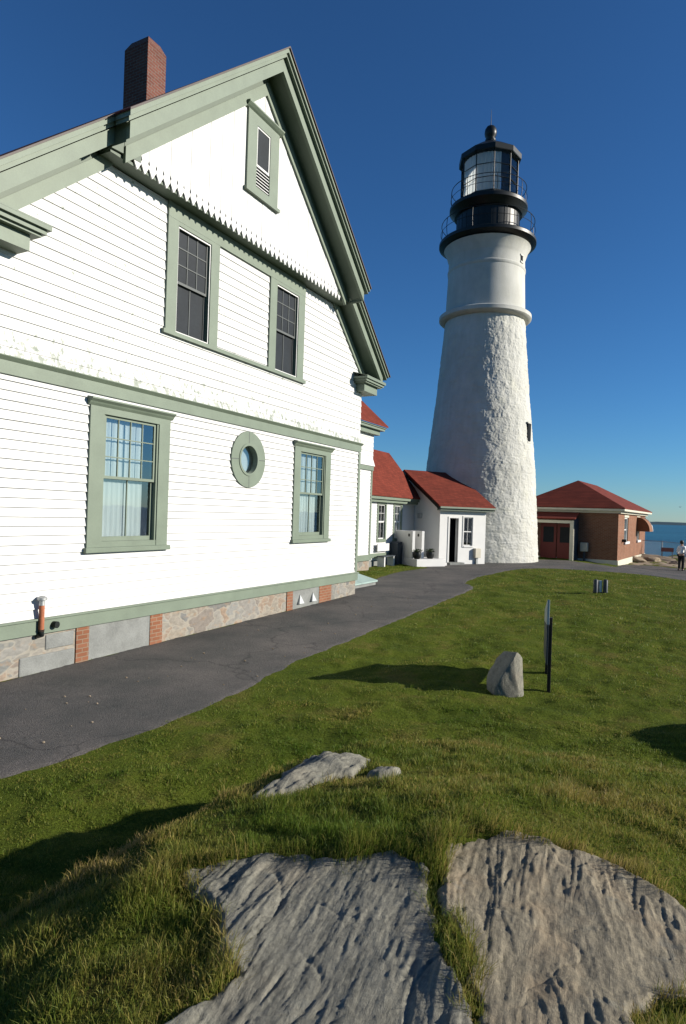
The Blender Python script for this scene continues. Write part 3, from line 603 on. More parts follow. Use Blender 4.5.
# attic window
ax0, ax1 = -6.60, -5.42
b = MB(); y0 = YG - .045; b.box(ax0, -6.27, y0, YG + .01, 9.50, 11.2); b.box(-5.76, ax1, y0, YG + .01, 9.50, 11.2); b.box(-6.27, -5.76, y0, YG + .01, 10.98, 11.2); b.box(-6.27, -5.76, y0, YG + .01, 9.50, 9.64)
aw = b.build('attic_window', M['green'], H)
b = MB(); b.prism([(y0, 11.2), (y0 - .04, 11.23), (y0 - .09, 11.28), (y0 - .09, 11.31), (YG, 11.33), (YG, 11.2)], ax0 - .08, ax1 + .08, axis='x'); b.build('head_moulding', M['green'], aw)
bx('window_sill', M['green'], aw, ax0 - .05, ax1 + .05, y0 - .04, YG, 9.42, 9.498)
bx('backing', M['dark'], aw, -6.27, -5.76, YG - .006, YG - .003, 9.64, 10.98)
s1, g = sash(aw, -6.265, -5.765, 10.10, 10.98, YG - .030, 1, 1, M['white'], .035, th=.02); MB().quad((g[0], YG - .018, g[2]), (g[1], YG - .018, g[2]), (g[1], YG - .018, g[3]), (g[0], YG - .018, g[3])).build('pane', M['screened'], aw)
b = MB()
for k in range(6): z = 9.67 + k * .07; b.slab([(-6.26, YG - .035, z), (-5.77, YG - .035, z), (-5.77, YG - .008, z + .03), (-6.26, YG - .008, z + .03)], (0, 0, .014))
b.build('louvre', M['white'], aw)

# rakes, friezes, soffits
def band(b, d0, d1, dt, db, y0, y1, side):
    f = lambda d, o_: (XC + side * d, RZ - SL * d - o_)
    b.prism([f(d0, dt), f(d1, dt), f(d1, db), f(d0, db)], y0, y1)
for side in (-1, 1):
    b = MB()
    band(b, 0, 4.42, .00, .09, -.95, -.60, side); band(b, 0, 4.40, .09, .17, -.90, -.60, side); band(b, 0, 4.30, .19, .47, -.82, -.74, side)
    u = b.build('upper_rake', M['green'], H)
    b = MB(); band(b, 0, 4.28, .38, .45, -.739, YG + .03, side); band(b, 0, 4.0, .451, .64, YG - .02, YG + .018, side); b.build('upper_soffit', M['green_shaded'], H)  # second band is a dark strip painting a shade line above the frieze
    b = MB(); band(b, 0, 4.0, .60, .89, YG - .05, YG + .02, side); b.build('upper_frieze', M['green'], H)
    b = MB(); f = lambda d, o_: (XC + side * d, RZ - SL * d - o_)
    b.prism([f(4.26, .02), f(4.30, .02), (XC + side * 4.30, 8.44), (XC + side * 4.26, 8.47)], -.739, -.40)     # plumb end of the upper gable
    b.prism([f(3.62, .5), f(4.26, .4), (XC + side * 4.26, 8.46), (XC + side * 3.62, 8.52)], YG - .012, -.06); b.build('rake_end', M['green_shaded'], H)  # end face in the darker sage, its shade put into the colour
    b = MB()
    band(b, 4.2, 6.66, .00, .09, -.59, -.25, side); band(b, 4.2, 6.64, .09, .17, -.54, -.25, side); band(b, 4.2, 6.5, .19, .47, -.46, -.38, side)
    b.build('lower_rake', M['green'], H)
    b = MB(); band(b, 4.2, 6.4, .38, .45, -.379, .03, side); band(b, 3.9, 6.3, .451, .63, -.03, .018, side); b.build('lower_soffit', M['green_shaded'], H)  # second band again a dark strip painted as a shade line
    b = MB(); band(b, 3.6, 6.3, .59, .87, -.058, .02, side); b.build('lower_frieze', M['green'], H)
    # cornice return
    xi, xo = (-11.38, -12.75) if side < 0 else (-.62, .72)
    lo_, hi_ = min(xi, xo), max(xi, xo)
    b = MB(); k = .10 * side
    b.box(lo_, hi_, -.50, .02, 6.56, 6.62); b.box(lo_ + .05, hi_ - .05, -.45, .02, 6.49, 6.558); b.box(lo_ + .10, hi_ - .10, -.40, .02, 6.45, 6.488); b.box(lo_ + .22, hi_ - .22, -.30, .02, 6.22, 6.448)
    b.slab([(lo_, -.50, 6.622), (hi_, -.50, 6.622), (hi_, -.02, 6.75), (lo_, -.02, 6.75)], (0, 0, .02))
    b.build('cornice_return', M['green'], H)
    xa, xb = (XC + side * 6.1, XC + side * 6.66); b = MB(); b.box(min(xa, xb), max(xa, xb), .03, 11, 6.38, 6.55); b.box(min(xa, xb) , max(xa, xb) - (.2 if side > 0 else -.0), .03, 11, 6.22, 6.378); xe = sorted((XC + side * 6.5, XC + side * 6.62)); b.box(xe[0], xe[1], .0, 11, 6.552, 6.90); b.build('eave_cornice', M['green'], H)
# roof
b = MB()
for side in (-1, 1):
    f = lambda d, o_: (XC + side * d, RZ - SL * d + o_)
    b.prism([f(0, .036), f(6.72, .036), f(6.72, .004), f(0, .004)], -.61, 11.3)
    b.prism([f(0, .038), f(4.44, .038), f(4.44, .004), f(0, .004)], -.97, -.612)
rf = b.build('roof', M['roof'], H)
b = MB()
for side in (-1, 1): band(b, 0, 4.45, -.040, -.001, -.984, -.972, side); band(b, 4.45, 6.73, -.038, -.001, -.626, -.612, side)
b.build('drip_edge', M['drip'], rf)
b = MB(); cx0, cx1, cy0, cy1 = -6.27, -5.65, 3.0, 3.8
b.box(cx0, cx1, cy0, cy1, 11.5, 13.93); b.box(cx0 - .0, cx1 + .0, cy0 - .0, cy1, 13.932, 13.94)
b.add([(cx0, cy0, 13.94), (cx1, cy0, 13.94), (cx1, cy1, 13.94), (cx0, cy1, 13.94), (cx0 + .11, cy0 + .11, 14.16), (cx1 - .11, cy0 + .11, 14.16), (cx1 - .11, cy1 - .11, 14.16), (cx0 + .11, cy1 - .11, 14.16)], [(0, 1, 5, 4), (1, 2, 6, 5), (2, 3, 7, 6), (3, 0, 4, 7), (4, 5, 6, 7)])
b.build('chimney', M['brick_dark'], rf)
# rear ell
b = MB(); siding(b, 0, 8.0, .69, 4.42, .145, .02, 3.4); siding(b, 0, 8.03, 4.66, 6.3, .20, .022, 3.38); b.quad((0, 3.30, 4.62), (8.12, 3.30, 4.62), (8.04, 3.36, 4.90), (0, 3.36, 4.90))
b.quad((8.0, 3.4, .69), (8.0, 9, .69), (8.0, 9, 6.3), (8.0, 3.4, 6.3)); b.quad((8.12, 3.30, 4.62), (8.12, 9, 4.62), (8.04, 9, 4.9), (8.04, 3.36, 4.9)); b.build('ell_wall', M['siding'], H, fix=False)
b = MB(); b.box(0, 8.08, 3.32, 3.5, .44, .69); b.box(0, 8.06, 3.33, 3.5, 4.42, 4.618); b.box(7.9, 8.03, 3.365, 3.5, .69, 4.42); b.build('ell_trim', M['green'], H)
bx('ell_foundation', M['stone'], H, 0, 8.02, 3.4, 9, -.4, .44)
b = MB(); b.box(-.5, 8.45, 2.95, 3.4, 6.30, 6.36); b.box(-.5, 8.40, 3.0, 3.4, 6.20, 6.298); b.box(-.5, 8.2, 3.15, 3.4, 6.0, 6.198); b.box(8.0, 8.42, 3.4, 9, 6.2, 6.36); b.build('ell_cornice', M['green'], H)
b = MB(); b.prism([(2.88, 6.36), (6.2, 9.38), (9.5, 6.36), (9.5, 6.43), (6.2, 9.46), (2.88, 6.43)], -1.5, 8.5, axis='x'); b.build('ell_roof', M['roof'], H)
b = MB(); b.prism([(3.42, 6.1), (6.2, 8.9), (9, 6.1)], 7.9, 8.0, axis='x'); b.build('ell_gable', M['siding'], H)
# bulkhead cellar doors against the ell
b = MB(); b.prism([(.60, -.15), (.60, .10), (3.38, .74), (3.38, -.15)], .35, 2.78, axis='x'); cd = b.build('cellar_bulkhead', M['concrete'], H)
for a, c in ((.33, 1.56), (1.575, 2.82)): MB().slab([(a, .54, .125), (c, .54, .125), (c, 3.36, .775), (a, 3.36, .775)], (0, 0, .05)).build('cellar_door', M['teal'], cd)

# ------------------------------------------------------------------ connecting wing
CW = empty('connecting_wing', hl(8.0, 4.07), HA, 'low white wing with red roof and two narrow windows between house and entry building', 'building')
b = MB(); siding(b, .02, 6.9, .60, 3.2, .145, .018, 0, [(a, c, 1.30, 2.98) for a, c in ((2.25, 3.05), (4.18, 5.02))]); b.quad((0.02, .02, .3), (6.9, .02, .3), (6.9, .02, .6), (.02, .02, .6)); b.build('wall', M['siding'], CW, fix=False)
bx('inner_wall', M['dark'], CW, .1, 6.8, .5, .6, .3, 3.2)
bx('foundation', M['concrete'], CW, .02, 6.9, .03, .5, -.4, .42); bx('sill_board', M['green'], CW, .02, 6.9, -.05, .05, .42, .62)
for a, c in ((2.25, 3.05), (4.18, 5.02)):
    b = MB(); b.box(a - .14, a, -.04, .06, 1.15, 3.1); b.box(c, c + .14, -.04, .06, 1.15, 3.1); b.box(a, c, -.04, .06, 2.98, 3.1); b.box(a, c, -.06, .06, 1.15, 1.30); wn = b.build('window', M['green'], CW)
    _, g = sash(wn, a, c, 2.12, 2.98, .02, 2, 2, M['white']); MB().quad((g[0], .04, g[2]), (g[1], .04, g[2]), (g[1], .04, g[3]), (g[0], .04, g[3])).build('pane', M['glass'], wn)
    _, g = sash(wn, a, c, 1.30, 2.14, .04, 2, 1, M['white']); MB().quad((g[0], .06, g[2]), (g[1], .06, g[2]), (g[1], .06, g[3]), (g[0], .06, g[3])).build('pane', M['glass'], wn)
b = MB(); b.box(0, 7.0, -.34, -.02, 3.22, 3.36); b.box(0, 6.95, -.22, -.02, 3.08, 3.218); b.build('eave_trim', M['green'], CW)
b = MB(); b.prism([(-.40, 3.36), (1.65, 5.85), (3.8, 3.36), (3.8, 3.42), (1.65, 5.93), (-.40, 3.43)], -.2, 7.0, axis='x'); b.build('roof', M['roof'], CW)
b = MB(); b.prism([(-.36, 3.28), (1.65, 5.72), (3.7, 3.28), (3.7, 3.352), (1.65, 5.845), (-.36, 3.352)], 6.90, 7.06, axis='x'); b.build('rake_board', M['black'], CW)
b = MB(); b.prism([(0.02, .3), (3.4, .3), (3.4, 3.3), (1.65, 5.4), (.02, 3.3)], 6.80, 6.88, axis='x'); b.build('end_wall', M['white'], CW)

# ------------------------------------------------------------------ entry building
EA = R(28.3)
En = empty('entry_building', (5.0, 32.95, 0), EA, 'small white gabled building with red roof and open doorway at the foot of the tower', 'building')
rz_ = lambda y: 4.94 - .58 * abs(y - 3.05)
b = MB(); dx0, dx1 = .62, 1.20; wx0, wx1 = 1.56, 2.16
# front wall with door and window openings
for a, c, z0, z1 in ((0, dx0, -.3, 3.0), (dx0, dx1, 2.42, 3.0), (dx1, wx0, -.3, 3.0), (wx0, wx1, -.3, .98), (wx0, wx1, 2.48, 3.0), (wx1, 3.05, -.3, 3.0)): b.box(a, c, 0, .22, z0, z1)
b.prism([(.22, -.3), (6.1, -.3), (6.1, 3.05), (3.05, 4.80), (.22, 3.13)], 0, .2, axis='x'); b.box(2.85, 3.05, .22, 2, -.3, 3.2)
b.build('wall', M['white'], En)
bx('inner_wall', M['dark'], En, .25, 2.8, .9, 1.0, -.1, 3.0)
b = MB(); b.box(dx0 - .09, dx0, -.03, .1, .12, 2.5); b.box(dx1, dx1 + .09, -.03, .1, .12, 2.5); b.box(dx0, dx1, -.03, .1, 2.42, 2.5); b.build('door_frame', M['white'], En)
MB().box(dx0 + .01, dx0 + .05, .02, .60, .14, 2.4).build('door', M['grey'], En)
bx('doorstep', M['concrete'], En, dx0 - .15, dx1 + .2, -.35, .22, -.2, .12)
b = MB(); b.box(wx0 - .07, wx0, -.03, .1, .9, 2.55); b.box(wx1, wx1 + .07, -.03, .1, .9, 2.55); b.box(wx0, wx1, -.03, .1, 2.48, 2.55); b.box(wx0, wx1, -.05, .1, .9, .98); wn = b.build('window', M['white'], En)
for z0, z1, y in ((1.70, 2.48, .02), (.98, 1.74, .05)):
    _, g = sash(wn, wx0, wx1, z0, z1, y, 2, 1, M['white'], .04); MB().quad((g[0], y + .02, g[2]), (g[1], y + .02, g[2]), (g[1], y + .02, g[3]), (g[0], y + .02, g[3])).build('pane', M['glass_dark'], wn)
bx('utility_box', M['beige'], En, 2.25, 2.62, -.20, -.005, .35, .85, bevel=.015); bx('box_stem', M['grey'], En, 2.38, 2.50, -.12, -.02, -.1, .35)
b = MB(); b.prism([(-.34, rz_(-.34)), (3.05, 4.94), (6.4, rz_(6.4)), (6.4, rz_(6.4) + .07), (3.05, 5.02), (-.34, rz_(-.34) + .07)], -.28, 3.42, axis='x'); b.build('roof', M['roof'], En)
b = MB(); b.prism([(-.32, rz_(-.32) - .17), (3.05, 4.76), (6.3, rz_(6.3) - .18), (6.3, rz_(6.3) - .005), (3.05, 4.935), (-.32, rz_(-.32) - .005)], -.30, -.2, axis='x'); b.prism([(-.30, rz_(-.3) - .16), (3.05, 4.76), (3.05, 4.935), (-.30, rz_(-.3) - .005)], 3.36, 3.43, axis='x'); b.build('rake_board', M['black'], En)
b = MB(); b.box(-.27, 3.42, -.40, -.30, rz_(-.34) - .06, rz_(-.34) + .03); b.build('gutter', M['green'], En)
b = MB(); b.box(-.2, 3.36, -.29, -.002, 2.80, 2.93); b.build('eave_trim', M['green_shaded'], En)
bx('wall_lamp', M['grey'], En, -.14, -.005, 1.55, 1.85, 2.35, 2.62, bevel=.02)

# porch plinth, screen walls, planters
def el(x, y, z): v = Vector((5.0, 32.95, 0)) + Vector((math.cos(EA) * x - math.sin(EA) * y, math.sin(EA) * x + math.cos(EA) * y, 0)); v.z = z; return v
o = empty('porch_plinth', el(-2.10, -1.05, 0), EA, 'low white masonry plinth in front of the entry building gable', 'plinth')
b = MB(); b.box(0, 1.72, 0, 3.0, -.25, .36); b.build('plinth_base', M['white'], o, bevel=.02); bx('step', M['white'], o, 1.72, 2.10, .35, 1.2, -.25, .16, bevel=.015)
for i, (x, y, lb) in enumerate(((-2.05, -.55, 'tall white screen wall standing on the plinth, nearer to the house wing'), (-1.42, -.45, 'tall white screen wall standing on the plinth, nearer to the doorway'))):
    o = empty('screen_wall', el(x, y, .362), EA, lb, 'screen wall', 'white screen walls on the plinth')
    MB().box(0, .16, 0, 1.5 - .5 * i, 0, 1.36).build('wall_panel', M['white'], o, bevel=.01); MB().box(-.012, -.002, .22, .36, 1.08, 1.22).build('name_plate', M['black'], o)
for i, (x, y, lb) in enumerate(((-1.92, -.80, 'round dark planter at the foot of the left screen wall'), (-.95, -.55, 'round dark planter with dry twigs between screen wall and doorway'))):
    p = empty('planter', el(x, y, .362), 0, lb, 'planter', 'dark planters on the plinth')
    MB().lathe([(.12, 0), (.19, .08), (.21, .22), (.19, .34), (.205, .37), (.17, .37), (.16, .33)], 20).build('pot', M['black'], p, True)
    rr = random.Random(i); b = MB()
    for k in range(90):
        a = rr.uniform(0, 6.28); r = rr.uniform(.02, .26); z = .34 + rr.uniform(0, .16) * (1 - r); c = Vector((r * math.cos(a), r * math.sin(a), z)); d = Vector((rr.uniform(-1, 1), rr.uniform(-1, 1), rr.uniform(-.4, 1))).normalized() * .05; e = d.cross(Vector((rr.random(), rr.random(), .3))).normalized() * .02
        b.quad(c - d, c + e, c + d, c - e)
    b.build('foliage', M['plant'], p, fix=False)
# bench and cabinet by the wing
bp = hl(9.9, 3.62, 0)
o = empty('bench', bp, HA, 'white wooden bench with plank back against the wing wall', 'bench')
MB().box(0, 1.35, .25, .29, .72, 1.08).build('backrest', M['white'], o, bevel=.008); MB().box(0, 1.35, -.10, .30, .47, .51).build('seat', M['slate'], o, bevel=.006)  # seat coloured dark to paint in the shade on it
for x in (.08, 1.18): MB().box(x, x + .11, -.08, .28, -.05, .468).build('leg', M['white'], o)
o = empty('utility_cabinet', hl(11.6, 3.55, 0), HA, 'blue grey metal cabinet standing beside the white bench', 'cabinet')
MB().box(0, .55, 0, .42, -.05, 1.15).build('cabinet_body', M['slate'], o, bevel=.015); MB().box(.04, .51, -.015, -.002, .05, 1.08).build('cabinet_door', M['slate'], o)

# ------------------------------------------------------------------ lighthouse
K = 39.0 / 37.8; T = empty('lighthouse', (8.25, 39.0, 0), 0, 'tall tapering whitewashed stone lighthouse with black iron lantern and galleries', 'lighthouse')
zz = lambda h: EYE + (h - EYE) * K
rr_ = lambda r: r * K
prof_z = np.array([-1, 0, 2.5, 5.59, 9.43, 13.54, 14.05]); prof_r = np.array([3.58, 3.50, 3.36, 3.15, 2.73, 2.37, 2.33])
nz, na = 560, 500
zs = np.linspace(-1, 14.05, nz); an = np.linspace(0, 2 * np.pi, na, endpoint=False); ZZ, AA = np.meshgrid(zs, an, indexing='ij'); RR = np.interp(ZZ, prof_z, prof_r)
# cyclic noise in angle: blend
def cyc(f, fa, fz, seed, o=4):
    w_ = AA / (2 * np.pi); return f(AA * fa + seed, ZZ * fz) * (1 - w_) + f((AA - 2 * np.pi) * fa + seed, ZZ * fz) * w_
r1 = cyc(lambda a, z: fbm(a, z, 4, .55), 3.2 * 2.0, 1.9, 3); rowi = np.floor(ZZ / .42); 
blk = perlin(np.floor(AA / (2 * np.pi) * 38 + (rowi % 2) * .5 + .6 * perlin(ZZ * .8, ZZ * 0 + 3)) * .77 + 3.3, rowi * .83 + 1.7)
uu = AA / (2 * np.pi) * 38 + .5 * (rowi % 2) + .5 * cyc(lambda a, z: perlin(a, z), 5, 1.3, 2); vv = ZZ / .42 + .35 * cyc(lambda a, z: perlin(a, z), 4, .9, 6)
eu = np.abs(uu - np.round(uu)) * .55; ev = np.abs(vv - np.round(vv)) * .42; grv = 1 - sstep(.0, .06, np.minimum(eu, ev))
RR = RR - .045 - .014 * grv * np.clip(.5 + r1, 0, 1) + .030 * r1 + .016 * np.abs(cyc(lambda a, z: fbm(a, z, 3), 11, 6.5, 8)) + .016 * blk + .010 * cyc(lambda a, z: fbm(a, z, 3), 26, 9, 5)
V = np.stack([RR * K * np.cos(AA), RR * K * np.sin(AA), zz(ZZ)], -1).reshape(-1, 3)
i = np.arange(nz - 1)[:, None] * na + np.arange(na)[None, :]; j = np.arange(nz - 1)[:, None] * na + (np.arange(na)[None, :] + 1) % na
np_mesh('tower_shaft', V, np.stack([i, j, j + na, i + na], -1).reshape(-1, 4), M['tower'], T)
P_ = lambda L_: [(rr_(r), zz(z)) for r, z in L_]
MB().lathe(P_([(2.36, 13.9), (2.58, 13.98), (2.66, 14.06), (2.66, 14.26), (2.58, 14.32), (2.3, 14.36)]), 96).build('stone_belt', M['neck'], T, True)
MB().lathe(P_([(2.30, 14.3), (2.22, 16.4), (2.215, 16.75), (2.25, 16.8), (2.25, 16.92), (2.21, 16.97), (2.19, 17.5), (2.24, 17.62), (2.27, 17.72), (2.38, 18.05), (2.5, 18.22)]), 96).build('tower_neck', M['neck'], T, True)
MB().lathe(P_([(1.6, 18.22), (2.4, 18.24), (2.74, 18.40), (2.80, 18.43), (2.80, 18.59), (2.77, 18.63), (1.6, 18.64)]), 96).build('gallery_deck', M['black'], T, True)
wr = MB().lathe(P_([(1.86, 18.64), (1.86, 18.8), (1.81, 18.84), (1.81, 20.1), (1.9, 20.14)]), 96).build('watch_room', M['black'], T, True)
b = MB()
for k in range(30):
    a = 2 * math.pi * k / 30; r = rr_(1.815); b.box(-.012, .012, 0, .02, zz(18.86), zz(20.08)) if False else b.tube([(r * math.cos(a), r * math.sin(a), zz(18.86)), (r * math.cos(a), r * math.sin(a), zz(20.08))], .016, 5)
b.build('rib', M['black'], wr)
MB().lathe(P_([(1.6, 20.1), (1.95, 20.16), (2.20, 20.45), (2.25, 20.5), (2.25, 20.68), (2.22, 20.72), (1.5, 20.74)]), 96).build('upper_gallery', M['black'], T, True)
NL = 10; A0 = R(-90 - 15 + 12)
MB().lathe(P_([(1.72, 20.74), (1.72, 21.05), (1.66, 21.10)]), NL, a0=A0).build('lantern_sill', M['black'], T)
b = MB(); rl = rr_(1.64)
for k in range(NL):
    a = A0 + 2 * math.pi * k / NL; a2 = A0 + 2 * math.pi * (k + 1) / NL; p = lambda q, z: (rl * math.cos(q), rl * math.sin(q), zz(z)); b.tube([p(a, 21.05), p(a, 23.4)], .035, 6)
    for z in (21.10, 21.86, 22.62, 23.36): b.tube([p(a, z), p(a2, z)], .022, 6)
b.build('lantern_frame', M['black'], T)
for k in range(NL):
    a = A0 + 2 * math.pi * k / NL; a2 = A0 + 2 * math.pi * (k + 1) / NL; rg = rl - .03
    MB().quad(*[(rg * math.cos(q), rg * math.sin(q), zz(z)) for q, z in ((a, 21.08), (a2, 21.08), (a2, 23.38), (a, 23.38))]).build('lantern_pane', M['glass_lantern'], T)
b = MB(); rc = rr_(1.50); n = 60; a_s = R(160); a_e = R(283)
for k in range(n):
    q0, q1 = a_s + (a_e - a_s) * k / n, a_s + (a_e - a_s) * (k + 1) / n; w0, w1 = [rc + .02 * math.sin(q * 40) for q in (q0, q1)]
    b.quad((w0 * math.cos(q0), w0 * math.sin(q0), zz(21.1)), (w1 * math.cos(q1), w1 * math.sin(q1), zz(21.1)), (w1 * math.cos(q1), w1 * math.sin(q1), zz(23.3)), (w0 * math.cos(q0), w0 * math.sin(q0), zz(23.3)))
b.build('lantern_curtain', M['cloth'], T, fix=False)
pr = [(.25, 21.1), (.55, 21.5)]
for k in range(12): pr += [(.52 - .02 * abs(k - 6) , 21.55 + k * .11), (.60 - .02 * abs(k - 6), 21.60 + k * .11)]
ls = MB().lathe(P_(pr + [(.3, 23.0)]), 24).build('lens', M['glass_lantern'], T, True); MB().lathe(P_([(.3, 20.8), (.28, 21.1)]), 16).build('lens_pedestal', M['bronze'], ls)
MB().lathe(P_([(1.55, 23.34), (1.80, 23.34), (1.82, 23.38), (1.82, 23.66), (1.72, 23.72), (.9, 24.28), (.36, 24.60), (.30, 24.72)]), NL, a0=A0).build('lantern_roof', M['black'], T)
fb = MB().lathe(P_([(.30, 24.70), (.32, 24.78), (.24, 24.82), (.26, 24.92), (.33, 25.02), (.36, 25.2), (.33, 25.4), (.24, 25.55), (.12, 25.62), (.03, 25.64)]), 24).build('ventilator_ball', M['black'], T, True)
MB().tube([(0, 0, zz(25.6)), (0, 0, zz(26.6))], [.028, .008], 6).build('lightning_rod', M['black'], fb)
def railing(name, r, z0, h, bulge, npost, zr):
    b = MB()
    for f in zr:
        rf_ = r + bulge * math.sin(math.pi * min(1, f * .9)) * .5
        b.tube([(rr_(rf_) * math.cos(2 * math.pi * k / 72), rr_(rf_) * math.sin(2 * math.pi * k / 72), zz(z0 + h * f)) for k in range(72)], .022 if f > .9 else .014, 6, True)
    ro = b.build(name, M['black'], T, True)
    po = None
    for k in range(npost):
        a = 2 * math.pi * k / npost
        if po is None:
            b = MB(); b.tube([(rr_(r + bulge * math.sin(math.pi * min(1, f * .9)) * .5), 0, zz(z0 + h * f)) for f in (0, .2, .4, .6, .8, 1)], .018, 6); po = b.build('rail_post', M['black'], ro, True)
        else:
            c = po.copy(); COL.objects.link(c); c.parent = ro; c.rotation_euler = (0, 0, a)
railing('gallery_railing', 2.66, 18.6, 1.12, .12, 9, (.55, 1)); railing('lantern_railing', 2.14, 20.7, 1.05, .12, 8, (.5, 1))
def tower_window(x, z, w_, h_, r, name='tower_window'):
    a = math.atan2(x[1], x[0]); c, s_ = math.cos(a), math.sin(a)
    e = bpy.data.objects.new
    b = MB(); b.box(r - .25, r + .10, -w_ / 2, w_ / 2, z - h_ / 2, z + h_ / 2); o_ = b.build(name, M['dark'], T); o_.rotation_euler = (0, 0, a)
    b = MB(); t_ = .05; b.box(r - .2, r + .13, -w_ / 2 - t_, w_ / 2 + t_, z - h_ / 2 - .10, z - h_ / 2); b.box(r - .2, r + .115, -w_ / 2 - t_, w_ / 2 + t_, z + h_ / 2, z + h_ / 2 + .08)
    b.build('window_surround', M['neck'], o_)
tower_window((math.cos(R(-38)), math.sin(R(-38))), zz(7.35), .42, 1.05, rr_(2.87)); tower_window((math.cos(R(-40)), math.sin(R(-40))), zz(17.28), .24, .32, rr_(2.13))

# ------------------------------------------------------------------ brick fog-signal house
B = empty('brick_building', (17.22, 40.0, -.49), R(58), 'red brick building with hipped red roof to the right of the lighthouse', 'building')
B.scale = (1.128, 1.128, 1.128)
b = MB(); W_, LN = 5.6, 11.6
b.box(0, .3, .3, W_, .2, 3.35); b.box(.3, LN, W_ - .3, W_, .2, 3.35); b.box(LN - .3, LN, .3, W_ - .3, .2, 3.35)
bw_ = [(2.2, 3.7), (7.4, 8.7)]; xs_ = 0
for a, c in bw_: b.box(xs_, a, 0, .3, .2, 3.35); b.box(a, c, 0, .3, .2, 1.42); b.box(a, c, 0, .3, 2.92, 3.35); xs_ = c
b.box(xs_, LN, 0, .3, .2, 3.35); b.build('wall', M['brick'], B)
bx('inner_wall', M['dark'], B, .5, LN - .5, .7, .8, .3, 3.3)
b = MB(); b.add([(-.12, -.12, -.6), (LN + .1, -.12, -.6), (LN + .1, W_, -.6), (-.12, W_, -.6), (-.04, -.04, .5), (LN, -.04, .5), (LN, W_, .5), (-.04, W_, .5)], [(0, 1, 5, 4), (1, 2, 6, 5), (2, 3, 7, 6), (3, 0, 4, 7), (4, 5, 6, 7)]); b.build('foundation', M['cream'], B)
for a, c in bw_:
    b = MB(); b.box(a, a + .1, .06, .2, 1.5, 2.92); b.box(c - .1, c, .06, .2, 1.5, 2.92); b.box(a, c, .06, .2, 2.84, 2.92); b.box(a + .1, c - .1, .1, .16, 2.16, 2.22); wn = b.build('window', M['white'], B)
    MB().quad((a + .1, .14, 1.5), (c - .1, .14, 1.5), (c - .1, .14, 2.84), (a + .1, .14, 2.84)).build('pane', M['glass'], wn); bx('curtain', M['curtain'], wn, a + .1, c - .1, .3, .31, 1.5, 2.9)
    bx('window_sill', M['white'], wn, a - .1, c + .1, -.10, .2, 1.36, 1.5); bx('lintel', M['cream'], wn, a - .1, c + .1, -.012, .1, 2.925, 3.05)
b = MB(); pr = [(0, 3.0)] + [(-.78 * math.sin(R(q)), 2.08 + .92 * math.cos(R(q))) for q in range(0, 91, 9)]
n = len(pr); x0, x1 = 7.3, 8.8
b.add([(x0, y, z) for y, z in pr] + [(x1, y, z) for y, z in pr], [(i, i + 1, n + i + 1, n + i) for i in range(n - 1)]); aw_ = b.build('awning', M['orange'], B, fix=False)
for x in (x0, x1):
    b = MB(); b.prism(pr + [(0, 2.08)], x - .012, x + .012, axis='x'); b.build('awning_end', M['orange'], aw_)
MB().tube([(x1 + .02, y, z) for y, z in pr], .035, 6).build('awning_edge', M['white'], aw_)
ov = .38; cz, az = 3.42, 5.12; h2 = W_ / 2
b = MB(); e0, e1, f0, f1 = -ov, LN + ov, -ov, W_ + ov
b.add([(e0, f0, cz), (e1, f0, cz), (e1, f1, cz), (e0, f1, cz), (h2, h2, az), (LN - h2, h2, az), (e0, f0, cz - .05), (e1, f0, cz - .05), (e1, f1, cz - .05), (e0, f1, cz - .05)], [(0, 1, 5, 4), (1, 2, 5), (2, 3, 4, 5), (3, 0, 4), (0, 6, 7, 1), (1, 7, 8, 2), (2, 8, 9, 3), (3, 9, 6, 0)]); b.build('roof', M['roof'], B)
b = MB(); b.box(e0 + .02, e1 - .02, f0 + .02, f1 - .02, cz - .17, cz - .052); b.box(-.14, LN + .14, -.14, W_ + .14, cz - .30, cz - .172); b.build('eave_trim', M['cream'], B)
# vestibule
b = MB(); b.box(-1.2, -.01, 2.10, 2.26, .1, 2.78); b.build('vestibule_side', M['slate'], B)
b = MB(); b.box(-1.26, -1.1, 2.10, 2.30, .0, 2.64); b.box(-1.26, -1.1, 4.60, 4.80, 0, 2.64); b.box(-1.26, -1.1, 2.30, 4.60, 2.48, 2.64); b.box(-1.26, -1.1, 2.3, 4.6, .0, .22); b.build('vestibule_frame', M['cream'], B)
b = MB(); b.slab([(-1.35, 2.02, 2.70), (-1.35, 4.9, 2.70), (-.05, 4.9, 3.08), (-.05, 2.02, 3.08)], (0, 0, .05)); b.build('vestibule_roof', M['roof'], B)
for a, c in ((2.4, 3.25), (3.3, 4.2)):
    dr = bx('door', M['red'], B, -.10, -.03, a, c, .2, 2.45); MB().box(-.115, -.102, a + .15, c - .15, 1.35, 2.25).build('door_pane', M['screened'], dr)
mb = bx('meter_box', M['beige'], B, -.35, -.1, 1.52, 1.92, .92, 1.42, bevel=.02); MB().box(-.26, -.16, 1.66, 1.76, -.1, .918).build('meter_post', M['slate'], mb)
bx('wall_lamp', M['black'], B, 1.45, 1.6, -.22, -.005, 1.5, 1.66)
